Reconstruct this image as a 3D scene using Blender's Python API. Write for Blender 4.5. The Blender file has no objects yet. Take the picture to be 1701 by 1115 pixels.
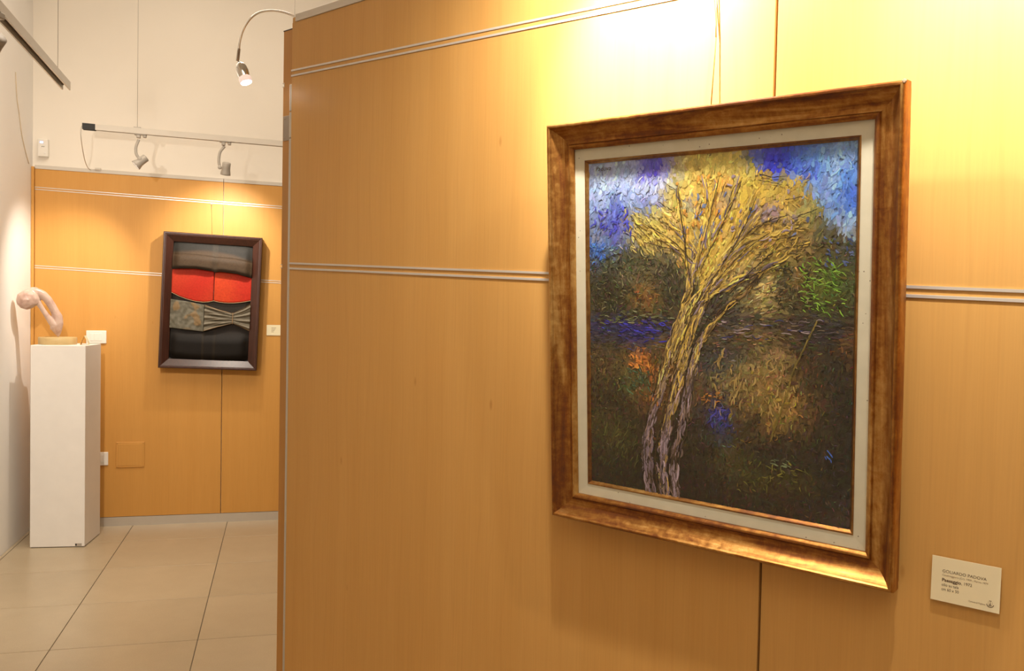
import bpy, bmesh, math, random
import numpy as np
from mathutils import Vector, Matrix

# ------------------------------------------------------------------ camera, world, light, exposure
W, H = 1701.0, 1115.0
FPX, ROLL, HORIZON, CAM_H = 1480.0, 0.020, 512.0, 1.5
sc = bpy.context.scene
_a = math.atan(ROLL)
_p = math.atan((H / 2 - HORIZON) * math.cos(_a) / FPX)
_fwd = Vector((0, math.cos(_p), -math.sin(_p)))
_up0 = Vector((0, math.sin(_p), math.cos(_p)))
_rt0 = Vector((1, 0, 0))
_rt = math.cos(_a) * _rt0 + math.sin(_a) * _up0
_up = -math.sin(_a) * _rt0 + math.cos(_a) * _up0
EYE = Vector((0, 0, CAM_H))
cam = bpy.data.cameras.new('camera')
cam.sensor_width = 36.0
cam.lens = FPX / W * 36.0
cam.clip_start = 0.02
cam_o = bpy.data.objects.new('camera', cam)
sc.collection.objects.link(cam_o)
cam_o.matrix_world = Matrix(((_rt.x, _up.x, -_fwd.x, EYE.x), (_rt.y, _up.y, -_fwd.y, EYE.y),
                             (_rt.z, _up.z, -_fwd.z, EYE.z), (0, 0, 0, 1)))
sc.camera = cam_o

world = bpy.data.worlds.new('world')
sc.world = world
world.use_nodes = True
world.node_tree.nodes['Background'].inputs[0].default_value = (1.0, 0.88, 0.72, 1)
world.node_tree.nodes['Background'].inputs[1].default_value = 0.05

sc.view_settings.view_transform = 'Standard'
sc.view_settings.look = 'None'
sc.view_settings.gamma = 1.0
sc.view_settings.use_curve_mapping = False
sc.view_settings.exposure = 0.0
sc.cycles.use_denoising = True
sc.cycles.max_bounces = 6

WARM = (1.0, 0.86, 0.69)
def area_light(name, loc, size, energy, color=WARM):
    l = bpy.data.lights.new(name, 'AREA')
    l.shape = 'RECTANGLE'; l.size, l.size_y = size
    l.energy = energy; l.color = color
    o = bpy.data.objects.new(name, l)
    o.location = loc
    sc.collection.objects.link(o)
    return o
# added fill lights under the ceiling, lifting the hall's ambient level; no luminaires seen
area_light('ceiling_fill', (-1.5, 3.9, 4.05), (1.8, 2.2), 66)
area_light('ceiling_fill', (0.3, -1.5, 4.05), (2.4, 2.4), 56)

def spot_light(name, loc, target, energy, angle, blend=0.9, color=(1.0, 0.90, 0.77), radius=0.02):
    l = bpy.data.lights.new(name, 'SPOT')
    l.energy = energy; l.color = color; l.spot_size = math.radians(angle); l.spot_blend = blend
    l.shadow_soft_size = radius
    o = bpy.data.objects.new(name, l)
    o.location = loc
    o.rotation_euler = (Vector(target) - Vector(loc)).to_track_quat('-Z', 'Y').to_euler()
    sc.collection.objects.link(o)
    return o

# ------------------------------------------------------------------ pixels to points (the depth always comes from a floor, wall or panel)
def ray(px):
    return ((px[0] - W / 2) / FPX) * _rt - ((px[1] - H / 2) / FPX) * _up + _fwd
def on_plane(px, p0, n):
    d = ray(px)
    return EYE + d * ((p0 - EYE).dot(n) / d.dot(n))
def on_floor(px, z=0.0):
    return on_plane(px, Vector((0, 0, z)), Vector((0, 0, 1)))

class Face:
    """a vertical surface: s runs along it to the right, z up, d out of it towards the room"""
    def __init__(self, p0, yaw):
        self.yaw = yaw
        self.e = Vector((math.cos(yaw), math.sin(yaw), 0))
        self.n = Vector((math.sin(yaw), -math.cos(yaw), 0))
        self.o = Vector((p0[0], p0[1], 0))
    def sz(self, px, d=0.0):
        p = on_plane(px, self.o + self.n * d, self.n)
        return (p - self.o).dot(self.e), p.z
    def pt(self, s, z, d=0.0):
        return self.o + self.e * s + self.n * d + Vector((0, 0, z))
    def px(self, px, d=0.0):
        return on_plane(px, self.o + self.n * d, self.n)

R = math.radians
TILT, RHO = R(4.5), R(-0.95)
PCEN = Vector((0.3306, 1.4985, CAM_H - 0.0325))          # centre of the painted canvas
MYAW = R(-40.35)
_n = Vector((math.sin(MYAW), -math.cos(MYAW), 0))
MAIN = Face(PCEN - _n * 0.046, MYAW)                      # front of the near display panels
RYAW = R(14.5)
_bm = (on_floor((155, 868)) + on_floor((460, 871))) * 0.5
BACK = Face(_bm, RYAW)                                    # front of the far panelling
WBACK = Face(BACK.o - BACK.n * 0.034, RYAW)               # plaster wall behind it

# ------------------------------------------------------------------ helpers
COL = sc.collection
def link(o, parent=None):
    COL.objects.link(o)
    if parent is not None:
        o.parent = parent
    return o
def mesh_obj(name, verts, faces, mat, parent=None, smooth=False):
    me = bpy.data.meshes.new(name)
    me.from_pydata([tuple(v) for v in verts], [], faces)
    me.update()
    if smooth:
        me.polygons.foreach_set('use_smooth', [True] * len(me.polygons))
    o = bpy.data.objects.new(name, me)
    if mat is not None:
        me.materials.append(mat)
    return link(o, parent)
def bm_obj(name, bm, mat, parent=None, smooth=False):
    bmesh.ops.recalc_face_normals(bm, faces=bm.faces[:])
    me = bpy.data.meshes.new(name)
    bm.to_mesh(me); bm.free()
    if smooth:
        me.polygons.foreach_set('use_smooth', [True] * len(me.polygons))
    o = bpy.data.objects.new(name, me)
    if mat is not None:
        me.materials.append(mat)
    return link(o, parent)
def empty(name, loc=(0, 0, 0), yaw=0.0, matrix=None):
    o = bpy.data.objects.new(name, None)
    o.empty_display_size = 0.05
    COL.objects.link(o)
    if matrix is not None:
        o.matrix_world = matrix
    else:
        o.location = loc; o.rotation_euler = (0, 0, yaw)
    return o
def tag(o, label, cat, group=None):
    o['label'] = label; o['category'] = cat
    if group:
        o['group'] = group
    return o
def structure(o, label=None):
    o['kind'] = 'structure'
    if label:
        o['label'] = label
    return o
def add_box(bm, x0, x1, y0, y1, z0, z1, bevel=0.0, seg=1):
    r = bmesh.ops.create_cube(bm, size=1.0)
    vs = r['verts']
    for v in vs:
        v.co = Vector(((x0 + x1) / 2 + v.co.x * (x1 - x0), (y0 + y1) / 2 + v.co.y * (y1 - y0), (z0 + z1) / 2 + v.co.z * (z1 - z0)))
    if bevel > 0:
        es = list({e for v in vs for e in v.link_edges})
        bmesh.ops.bevel(bm, geom=es, offset=bevel, segments=seg, affect='EDGES', profile=0.5)
def box(name, x0, x1, y0, y1, z0, z1, mat, parent=None, bevel=0.0, seg=1):
    bm = bmesh.new()
    add_box(bm, x0, x1, y0, y1, z0, z1, bevel, seg)
    return bm_obj(name, bm, mat, parent)
def prism(name, poly, d0, d1, mat, parent=None, bevel=0.0):
    """polygon in (s, z), between depth d0 (back) and d1 (front); local y = -d"""
    bm = bmesh.new()
    n = len(poly)
    a = [bm.verts.new((s, -d0, z)) for s, z in poly]
    b = [bm.verts.new((s, -d1, z)) for s, z in poly]
    bm.faces.new(a); bm.faces.new(b[::-1])
    for i in range(n):
        j = (i + 1) % n
        bm.faces.new((a[i], b[i], b[j], a[j]))
    if bevel > 0:
        bmesh.ops.bevel(bm, geom=bm.edges[:], offset=bevel, segments=1, affect='EDGES')
    return bm_obj(name, bm, mat, parent)
def sweep(name, prof, s0, z0, s1, z1, mat, parent=None):
    """extrude a profile [(up, d)] along the straight line (s0,z0)-(s1,z1) of a face; closed and capped"""
    bm = bmesh.new()
    rings = []
    for s, z in ((s0, z0), (s1, z1)):
        rings.append([bm.verts.new((s, -d, z + u)) for u, d in prof])
    n = len(prof)
    for i in range(n):
        j = (i + 1) % n
        bm.faces.new((rings[0][i], rings[0][j], rings[1][j], rings[1][i]))
    bm.faces.new(rings[0]); bm.faces.new(rings[1][::-1])
    return bm_obj(name, bm, mat, parent)
def smooth_path(pts, n=8):
    pts = [Vector(p) for p in pts]
    if len(pts) < 3:
        return pts
    P = [pts[0] * 2 - pts[1]] + pts + [pts[-1] * 2 - pts[-2]]
    out = []
    for i in range(1, len(P) - 2):
        for k in range(n):
            t = k / n
            p0, p1, p2, p3 = P[i - 1], P[i], P[i + 1], P[i + 2]
            out.append(0.5 * ((2 * p1) + (p2 - p0) * t + (2 * p0 - 5 * p1 + 4 * p2 - p3) * t * t + (3 * p1 - p0 - 3 * p2 + p3) * t ** 3))
    out.append(pts[-1])
    return out
def add_tube(bm, pts, rad, seg=8, flat=1.0):
    pts = [Vector(p) for p in pts]
    n = len(pts)
    rr = rad if isinstance(rad, (list, tuple)) else [rad] * n
    rings = []
    ref = None
    for i, p in enumerate(pts):
        t = (pts[min(i + 1, n - 1)] - pts[max(i - 1, 0)]).normalized()
        if ref is None:
            ref = Vector((0, 0, 1)) if abs(t.z) < 0.9 else Vector((1, 0, 0))
        a = ref - t * ref.dot(t)
        a.normalize()
        ref = a
        b = t.cross(a)
        rings.append([bm.verts.new(p + (a * math.cos(2 * math.pi * k / seg) + b * math.sin(2 * math.pi * k / seg) * flat) * rr[i]) for k in range(seg)])
    for i in range(n - 1):
        for k in range(seg):
            m = (k + 1) % seg
            bm.faces.new((rings[i][k], rings[i][m], rings[i + 1][m], rings[i + 1][k]))
    bm.faces.new(rings[0]); bm.faces.new(rings[-1][::-1])
def tube(name, pts, rad, mat, parent=None, seg=8, flat=1.0):
    bm = bmesh.new()
    add_tube(bm, pts, rad, seg, flat)
    return bm_obj(name, bm, mat, parent, True)
def lathe(name, prof, p0, axis, mat, parent=None, seg=28, smooth=True):
    """profile [(r, h)] turned about the axis through p0"""
    axis = Vector(axis).normalized()
    a = axis.orthogonal().normalized(); b = axis.cross(a)
    p0 = Vector(p0)
    bm = bmesh.new()
    rings = []
    for r, h in prof:
        if r < 1e-6:
            rings.append([bm.verts.new(p0 + axis * h)])
        else:
            rings.append([bm.verts.new(p0 + axis * h + (a * math.cos(2 * math.pi * k / seg) + b * math.sin(2 * math.pi * k / seg)) * r) for k in range(seg)])
    for i in range(len(rings) - 1):
        A, B = rings[i], rings[i + 1]
        for k in range(seg):
            m = (k + 1) % seg
            if len(A) == 1 and len(B) == 1:
                continue
            if len(A) == 1:
                bm.faces.new((A[0], B[m], B[k]))
            elif len(B) == 1:
                bm.faces.new((A[k], A[m], B[0]))
            else:
                bm.faces.new((A[k], A[m], B[m], B[k]))
    return bm_obj(name, bm, mat, parent, smooth)

def s2l(c):
    c = np.asarray(c, float)
    return np.where(c <= 0.04045, c / 12.92, ((c + 0.055) / 1.055) ** 2.4)
def rgb(r, g, b):
    v = s2l(np.array([r, g, b]) / 255.0)
    return (float(v[0]), float(v[1]), float(v[2]), 1.0)

# ------------------------------------------------------------------ materials
def mat_new(name):
    m = bpy.data.materials.new(name)
    m.use_nodes = True
    nt = m.node_tree
    return m, nt, nt.nodes['Principled BSDF']
def setp(b, **k):
    for n, v in k.items():
        b.inputs[n.replace('_', ' ')].default_value = v
def nd(nt, t, **k):
    n = nt.nodes.new(t)
    for a, v in k.items():
        setattr(n, a, v)
    return n
def tex_coord(nt, scale=(1, 1, 1), rot=(0, 0, 0)):
    tc = nd(nt, 'ShaderNodeTexCoord'); mp = nd(nt, 'ShaderNodeMapping')
    mp.inputs['Scale'].default_value = scale
    mp.inputs['Rotation'].default_value = rot
    nt.links.new(tc.outputs['Object'], mp.inputs['Vector'])
    return mp.outputs['Vector']
def ramp(nt, fac, stops):
    r = nd(nt, 'ShaderNodeValToRGB')
    el = r.color_ramp.elements
    while len(el) < len(stops):
        el.new(0.5)
    for e, (p, c) in zip(el, stops):
        e.position = p; e.color = c
    nt.links.new(fac, r.inputs['Fac'])
    return r.outputs['Color']
def noise(nt, vec, scale, detail=4, rough=0.55, dist=0.0):
    n = nd(nt, 'ShaderNodeTexNoise')
    n.inputs['Scale'].default_value = scale; n.inputs['Detail'].default_value = detail
    n.inputs['Roughness'].default_value = rough; n.inputs['Distortion'].default_value = dist
    nt.links.new(vec, n.inputs['Vector'])
    return n.outputs['Fac']
def mix(nt, fac, a, b, mode='MIX'):
    m = nd(nt, 'ShaderNodeMix', data_type='RGBA', blend_type=mode)
    for sock, v in ((0, fac), (6, a), (7, b)):
        if isinstance(v, (int, float)):
            m.inputs[sock].default_value = v
        elif isinstance(v, tuple):
            m.inputs[sock].default_value = v
        else:
            nt.links.new(v, m.inputs[sock])
    return m.outputs[2]
def bump(nt, b, height, strength=0.2, dist=0.002):
    n = nd(nt, 'ShaderNodeBump')
    n.inputs['Strength'].default_value = strength; n.inputs['Distance'].default_value = dist
    nt.links.new(height, n.inputs['Height'])
    nt.links.new(n.outputs['Normal'], b.inputs['Normal'])
def plain(name, col, rough=0.5, metal=0.0, spec=0.5):
    m, nt, b = mat_new(name)
    v = tex_coord(nt)
    f = noise(nt, v, 9, 3)
    c0 = tuple(x * 0.975 for x in col[:3]) + (1,); c1 = tuple(min(1, x * 1.02) for x in col[:3]) + (1,)
    nt.links.new(ramp(nt, f, [(0.3, c0), (0.7, c1)]), b.inputs['Base Color'])
    setp(b, Roughness=rough, Metallic=metal); b.inputs['Specular IOR Level'].default_value = spec
    return m
def wood(name, base, streak, dark, seed=0.0, rough=0.42):
    m, nt, b = mat_new(name)
    tc = nd(nt, 'ShaderNodeTexCoord')
    mp = nd(nt, 'ShaderNodeMapping')
    mp.inputs['Scale'].default_value = (14, 14, 0.55); mp.inputs['Location'].default_value = (seed, seed * 0.7, seed * 1.3)
    nt.links.new(tc.outputs['Object'], mp.inputs['Vector'])
    broad = noise(nt, mp.outputs[0], 1.0, 4, 0.6, 0.3)
    mp2 = nd(nt, 'ShaderNodeMapping')
    mp2.inputs['Scale'].default_value = (260, 260, 5)
    nt.links.new(tc.outputs['Object'], mp2.inputs['Vector'])
    fine = noise(nt, mp2.outputs[0], 1.0, 3, 0.6)
    mp3 = nd(nt, 'ShaderNodeMapping')
    mp3.inputs['Scale'].default_value = (2.6, 2.6, 0.42); mp3.inputs['Location'].default_value = (seed * 2, 0, seed)
    nt.links.new(tc.outputs['Object'], mp3.inputs['Vector'])
    wv = nd(nt, 'ShaderNodeTexWave', wave_type='BANDS', bands_direction='X')
    wv.inputs['Scale'].default_value = 3.0; wv.inputs['Distortion'].default_value = 7.0
    wv.inputs['Detail'].default_value = 2.0; wv.inputs['Detail Scale'].default_value = 1.2
    nt.links.new(mp3.outputs[0], wv.inputs['Vector'])
    c = ramp(nt, broad, [(0.25, streak), (0.75, base)])
    lines = ramp(nt, wv.outputs['Fac'], [(0.0, (0.62, 0.62, 0.62, 1)), (0.07, (0, 0, 0, 1))])
    lf = nd(nt, 'ShaderNodeMath', operation='MULTIPLY'); lf.inputs[1].default_value = 0.09
    nt.links.new(lines, lf.inputs[0])
    c = mix(nt, lf.outputs[0], c, dark)
    ff = ramp(nt, fine, [(0.3, (0.955, 0.95, 0.94, 1)), (0.7, (1.02, 1.015, 1.0, 1))])
    c = mix(nt, 1.0, c, ff, 'MULTIPLY')
    # rare knots and nicks
    mp4 = nd(nt, 'ShaderNodeMapping'); mp4.inputs['Scale'].default_value = (6, 6, 2.2)
    nt.links.new(tc.outputs['Object'], mp4.inputs['Vector'])
    vo = nd(nt, 'ShaderNodeTexVoronoi'); vo.inputs['Scale'].default_value = 1.6
    nt.links.new(mp4.outputs[0], vo.inputs['Vector'])
    kn = ramp(nt, vo.outputs['Distance'], [(0.018, (0.5, 0.5, 0.5, 1)), (0.05, (0, 0, 0, 1))])
    c = mix(nt, kn, c, dark)
    nt.links.new(c, b.inputs['Base Color'])
    setp(b, Roughness=rough); b.inputs['Specular IOR Level'].default_value = 0.35
    bump(nt, b, fine, 0.05, 0.0005)
    return m

M = {}
M['wood'] = wood('maple_veneer', (0.62, 0.348, 0.106, 1), (0.58, 0.314, 0.088, 1), (0.36, 0.15, 0.025, 1))
M['wood2'] = wood('maple_veneer_pale', (0.635, 0.362, 0.114, 1), (0.595, 0.326, 0.094, 1), (0.38, 0.16, 0.03, 1), 3.7)
M['wood_far'] = wood('laminate_orange', (0.64, 0.325, 0.078, 1), (0.60, 0.296, 0.066, 1), (0.5, 0.23, 0.04, 1), 8.1, 0.5)
M['wood_edge'] = wood('maple_edge', (0.55, 0.28, 0.075, 1), (0.48, 0.235, 0.06, 1), (0.28, 0.11, 0.02, 1), 5.2)
M['alu'] = plain('brushed_aluminium', (0.66, 0.63, 0.60), 0.34, 0.45)
M['alu_mat'] = plain('anodised_aluminium', (0.60, 0.56, 0.50), 0.45, 0.55)
M['steel'] = plain('satin_steel', (0.34, 0.29, 0.24), 0.4, 0.6)
M['chrome'] = plain('chrome', (0.86, 0.85, 0.83), 0.07, 1.0)
M['grey_cap'] = plain('grey_cap', (0.62, 0.57, 0.50), 0.5)
M['white_plastic'] = plain('white_plastic', (0.85, 0.81, 0.74), 0.35)
M['white_paint'] = plain('white_paint', (0.84, 0.81, 0.77), 0.55)
M['track_white'] = plain('track_paint', (0.62, 0.57, 0.50), 0.4)
M['grey_paint'] = plain('grey_enamel', (0.42, 0.38, 0.33), 0.4)
M['black'] = plain('black_plastic', (0.012, 0.012, 0.012), 0.45)
M['dark_metal'] = plain('dark_slot', (0.03, 0.027, 0.022), 0.5)
M['wire'] = plain('steel_wire', (0.34, 0.30, 0.26), 0.4, 0.5)
M['nylon'] = plain('perlon_wire', (0.50, 0.24, 0.07), 0.3)
M['card'] = plain('cream_card', (0.85, 0.76, 0.52), 0.7)
M['ink'] = plain('ink', (0.10, 0.055, 0.03), 0.8)
M['ink_soft'] = plain('ink_soft', (0.26, 0.17, 0.09), 0.8)
M['beige_cable'] = plain('beige_cable', (0.70, 0.58, 0.42), 0.5)
M['card_orange'] = plain('card_orange', (0.80, 0.44, 0.06), 0.6)
M['base_wood'] = wood('pale_disc_wood', (0.60, 0.45, 0.22, 1), (0.54, 0.39, 0.18, 1), (0.42, 0.28, 0.1, 1), 1.1)

def wall_paint(name, col):
    m, nt, b = mat_new(name)
    v = tex_coord(nt)
    f = noise(nt, v, 1.3, 3)
    c0 = tuple(x * 0.975 for x in col) + (1,); c1 = tuple(min(1, x * 1.02) for x in col) + (1,)
    nt.links.new(ramp(nt, f, [(0.3, c0), (0.7, c1)]), b.inputs['Base Color'])
    setp(b, Roughness=0.85); b.inputs['Specular IOR Level'].default_value = 0.2
    bump(nt, b, noise(nt, v, 160, 4), 0.06, 0.001)
    return m
M['wall'] = wall_paint('cream_plaster', (0.88, 0.82, 0.73))
M['wall_l'] = wall_paint('white_plaster', (0.90, 0.87, 0.83))
M['ceiling'] = wall_paint('ceiling_white', (0.82, 0.79, 0.74))

def tile_mat():
    m, nt, b = mat_new('beige_porcelain')
    v = tex_coord(nt)
    oi = nd(nt, 'ShaderNodeObjectInfo')
    c = ramp(nt, noise(nt, v, 5, 5, 0.6), [(0.25, (0.46, 0.37, 0.245, 1)), (0.75, (0.515, 0.42, 0.285, 1))])
    sp = ramp(nt, noise(nt, v, 240, 2), [(0.35, (0.93, 0.93, 0.93, 1)), (0.65, (1.04, 1.04, 1.04, 1))])
    c = mix(nt, 1.0, c, sp, 'MULTIPLY')
    tone = ramp(nt, oi.outputs['Random'], [(0.0, (0.95, 0.95, 0.95, 1)), (1.0, (1.03, 1.03, 1.03, 1))])
    c = mix(nt, 1.0, c, tone, 'MULTIPLY')
    nt.links.new(c, b.inputs['Base Color'])
    setp(b, Roughness=0.32); b.inputs['Specular IOR Level'].default_value = 0.4
    return m
M['tile'] = tile_mat()
M['grout'] = plain('grout', (0.20, 0.16, 0.11), 0.9)

def emit(name, col, s):
    m, nt, b = mat_new(name)
    b.inputs['Base Color'].default_value = col
    b.inputs['Emission Color'].default_value = col
    b.inputs['Emission Strength'].default_value = s
    return m
M['lamp_glow'] = emit('lamp_glow', (1.0, 0.9, 0.82, 1), 18)
M['lamp_cuff'] = emit('lamp_cuff', (1.0, 0.80, 0.72, 1), 0.55)
M['led'] = emit('blue_led', (0.15, 0.3, 1.0, 1), 6)

def gilt(name, stretch):
    m, nt, b = mat_new(name)
    v = tex_coord(nt)
    vs_ = tex_coord(nt, stretch)
    big = noise(nt, vs_, 9, 5, 0.65, 0.6)
    small = noise(nt, v, 70, 4, 0.7, 0.3)
    br = nd(nt, 'ShaderNodeTexBrick')
    br.inputs['Scale'].default_value = 9.0; br.inputs['Mortar Size'].default_value = 0.0
    br.inputs['Color1'].default_value = (0.42, 0.42, 0.42, 1); br.inputs['Color2'].default_value = (0.62, 0.62, 0.62, 1)
    br.inputs['Mortar'].default_value = (0.3, 0.3, 0.3, 1)
    sw = nd(nt, 'ShaderNodeMapping'); sw.inputs['Rotation'].default_value = (R(90), 0, 0)
    nt.links.new(v, sw.inputs['Vector']); nt.links.new(sw.outputs[0], br.inputs['Vector'])
    mixf = mix(nt, 0.16, big, br.outputs['Color'])
    mixf = mix(nt, 0.22, mixf, small)
    gold = ramp(nt, mixf, [(0.36, (0.085, 0.026, 0.009, 1)), (0.45, (0.21, 0.070, 0.018, 1)), (0.53, (0.40, 0.19, 0.048, 1)), (0.66, (0.70, 0.45, 0.16, 1))])
    nt.links.new(gold, b.inputs['Base Color'])
    me = ramp(nt, mixf, [(0.36, (0.35, 0.35, 0.35, 1)), (0.5, (0.92, 0.92, 0.92, 1))])
    nt.links.new(me, b.inputs['Metallic'])
    ro = ramp(nt, small, [(0.3, (0.30, 0.30, 0.30, 1)), (0.7, (0.46, 0.46, 0.46, 1))])
    nt.links.new(ro, b.inputs['Roughness'])
    bump(nt, b, mixf, 0.15, 0.0012)
    return m
M['gilt'] = gilt('worn_gold_leaf', (0.35, 1.6, 4.0)); M['gilt_v'] = gilt('worn_gold_leaf_upright', (4.0, 1.6, 0.35))
def linen():
    m, nt, b = mat_new('cream_linen_liner')
    v = tex_coord(nt)
    c = ramp(nt, noise(nt, v, 40, 4), [(0.3, (0.70, 0.645, 0.525, 1)), (0.7, (0.76, 0.70, 0.58, 1))])
    vo = nd(nt, 'ShaderNodeTexVoronoi'); vo.inputs['Scale'].default_value = 60
    nt.links.new(v, vo.inputs['Vector'])
    sp = ramp(nt, vo.outputs['Distance'], [(0.045, (0.9, 0.9, 0.9, 1)), (0.075, (0, 0, 0, 1))])
    c = mix(nt, sp, c, (0.16, 0.11, 0.07, 1))
    nt.links.new(c, b.inputs['Base Color']); setp(b, Roughness=0.7)
    bump(nt, b, noise(nt, v, 700, 2), 0.15, 0.0005)
    return m
M['linen'] = linen()
def attr_mat(name, rough, grain, spec=0.5, strength=0.25):
    m, nt, b = mat_new(name)
    a = nd(nt, 'ShaderNodeVertexColor', layer_name='Col')
    v = tex_coord(nt)
    f = ramp(nt, noise(nt, v, grain, 5, 0.65), [(0.3, (0.82, 0.82, 0.82, 1)), (0.7, (1.12, 1.12, 1.12, 1))])
    nt.links.new(mix(nt, 1.0, a.outputs['Color'], f, 'MULTIPLY'), b.inputs['Base Color'])
    setp(b, Roughness=rough); b.inputs['Specular IOR Level'].default_value = spec
    bump(nt, b, noise(nt, v, grain * 2.2, 4, 0.7), strength, 0.0015)
    return m
M['oil'] = attr_mat('oil_paint', 0.36, 420, 0.5, 0.35)
M['leather'] = attr_mat('leather', 0.6, 90, 0.2, 0.2)
def glass():
    m, nt, b = mat_new('picture_glass')
    nt.nodes.remove(b)
    out = nt.nodes['Material Output']
    tr = nd(nt, 'ShaderNodeBsdfTransparent'); tr.inputs['Color'].default_value = (0.97, 0.98, 0.97, 1)
    gl = nd(nt, 'ShaderNodeBsdfGlossy'); gl.inputs['Roughness'].default_value = 0.015
    v = tex_coord(nt)
    n = noise(nt, v, 3.0, 2)
    bp = nd(nt, 'ShaderNodeBump'); bp.inputs['Strength'].default_value = 0.02; bp.inputs['Distance'].default_value = 0.002
    nt.links.new(n, bp.inputs['Height']); nt.links.new(bp.outputs[0], gl.inputs['Normal'])
    fr = nd(nt, 'ShaderNodeFresnel'); fr.inputs['IOR'].default_value = 1.45
    mx = nd(nt, 'ShaderNodeMixShader')
    ge = nd(nt, 'ShaderNodeNewGeometry'); fm = nd(nt, 'ShaderNodeMath', operation='SUBTRACT'); fm.inputs[0].default_value = 1.0
    f2 = nd(nt, 'ShaderNodeMath', operation='MULTIPLY')       # the rear face of the pane adds no second mirror
    nt.links.new(ge.outputs['Backfacing'], fm.inputs[1]); nt.links.new(fm.outputs[0], f2.inputs[0]); nt.links.new(fr.outputs[0], f2.inputs[1])
    nt.links.new(f2.outputs[0], mx.inputs[0]); nt.links.new(tr.outputs[0], mx.inputs[1]); nt.links.new(gl.outputs[0], mx.inputs[2])
    nt.links.new(mx.outputs[0], out.inputs['Surface'])
    return m
M['glass'] = glass()
def frame_brown():
    m, nt, b = mat_new('mahogany_frame')
    v = tex_coord(nt, (30, 30, 2))
    c = ramp(nt, noise(nt, v, 3, 4), [(0.3, (0.030, 0.009, 0.005, 1)), (0.7, (0.058, 0.017, 0.009, 1))])
    nt.links.new(c, b.inputs['Base Color']); setp(b, Roughness=0.35)
    return m
M['frame_brown'] = frame_brown()
def marble():
    m, nt, b = mat_new('pink_marble')
    v = tex_coord(nt)
    c = ramp(nt, noise(nt, v, 14, 5, 0.6, 0.8), [(0.25, (0.40, 0.235, 0.185, 1)), (0.5, (0.55, 0.385, 0.315, 1)), (0.75, (0.64, 0.49, 0.40, 1))])
    nt.links.new(c, b.inputs['Base Color']); setp(b, Roughness=0.28)
    return m
M['marble'] = marble()

# ------------------------------------------------------------------ the room
CEIL = 4.2
u_back = BACK.e                         # along the back wall to the right
u_left = BACK.n                         # along the left wall towards the viewer
c_s = BACK.sz((51.5, 420))[0]           # s of the left wall on the back wall
corner = WBACK.o + u_back * c_s
def room_pt(a, b):                      # a to the right along the back wall, b out from it
    return corner + u_back * a + u_left * b
RA, RB = 8.4, 9.6                       # room length along the back wall, depth
def slab(name, a0, a1, b0, b1, z0, z1, mat):
    e = box(name, a0, a1, -b1, -b0, z0, z1, mat)
    e.location = corner; e.rotation_euler = (0, 0, RYAW)
    return structure(e)
slab('wall_back', -0.12, RA + 0.12, -0.12, 0.0, -0.05, CEIL, M['wall'])
slab('wall_left', -0.12, 0.0, 0.0, RB, -0.05, CEIL, M['wall_l'])
slab('wall_right', RA, RA + 0.12, 0.0, RB, -0.05, CEIL, M['wall'])
slab('wall_front', -0.12, RA + 0.12, RB, RB + 0.12, -0.05, CEIL, M['wall'])
slab('ceiling', -0.12, RA + 0.12, -0.12, RB + 0.12, CEIL, CEIL + 0.1, M['ceiling'])
floor = slab('floor', 0.0, RA, 0.0, RB, -0.06, -0.004, M['grout'])

# floor tiles: 60 cm, laid square to the walls, grid taken from the joint crossings
TS = 0.60
nodes = [((195.6, 892), 0, 0), ((361.7, 892.5), 1, 0), ((170.7, 939.8), 0, 1), ((356.8, 939.8), 1, 1),
         ((138.5, 1001.6), 0, 2), ((350.4, 999.9), 1, 2), ((98, 1079), 0, 3), ((342.5, 1075.3), 1, 3)]
ga = gb = 0.0
for px, j, k in nodes:
    p = on_floor(px) - corner
    ga += p.dot(u_back) - j * TS; gb += p.dot(u_left) - k * TS
ga = (ga / 8) % TS; gb = (gb / 8) % TS
JOINT = 0.0020
tile_cache = {}
def tile(a0, a1, b0, b1):
    key = (round(a1 - a0, 4), round(b1 - b0, 4))
    if key not in tile_cache:
        bm = bmesh.new()
        add_box(bm, JOINT, key[0] - JOINT, -(key[1] - JOINT), -JOINT, 0.0, 0.004, 0.0008)
        bmesh.ops.recalc_face_normals(bm, faces=bm.faces[:])
        me = bpy.data.meshes.new('tile'); bm.to_mesh(me); bm.free()
        me.materials.append(M['tile']); tile_cache[key] = me
    o = bpy.data.objects.new('tile', tile_cache[key])
    COL.objects.link(o); o.parent = floor
    o.location = (a0, -b0, -0.004)
ea = [0.0] + [ga + i * TS for i in range(20) if ga + i * TS < 7.0]
eb = [0.0] + [gb + i * TS for i in range(20) if gb + i * TS < 8.0]
for i in range(len(ea) - 1):
    for j in range(len(eb) - 1):
        if ea[i + 1] - ea[i] > 0.02 and eb[j + 1] - eb[j] > 0.02:
            tile(ea[i], ea[i + 1], eb[j], eb[j + 1])

# ------------------------------------------------------------------ rails and panels
RAIL = [(0.009, -0.006), (0.009, 0.0022), (0.0045, 0.0022), (0.0035, -0.0035), (-0.0035, -0.0035), (-0.0045, 0.0022), (-0.009, 0.0022), (-0.009, -0.006)]
def add_rail(face, parent, s0, s1, za, zb, sa, sb, screws, org):
    """za at sa and zb at sb give the line of the rail; cut to s0..s1"""
    f = lambda s: za + (zb - za) * (s - sa) / (sb - sa)
    r = sweep('rail', RAIL, s0 - org, f(s0), s1 - org, f(s1), M['alu'], parent)
    for s in screws:
        if s0 < s < s1:
            bm = bmesh.new()
            bmesh.ops.create_cone(bm, cap_ends=True, segments=12, radius1=0.0022, radius2=0.0022, depth=0.0016,
                                  matrix=Matrix.Translation((s - org, 0.0030, f(s))) @ Matrix.Rotation(R(90), 4, 'X'))
            bm_obj('screw', bm, M['dark_metal'], r)
    return r

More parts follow.
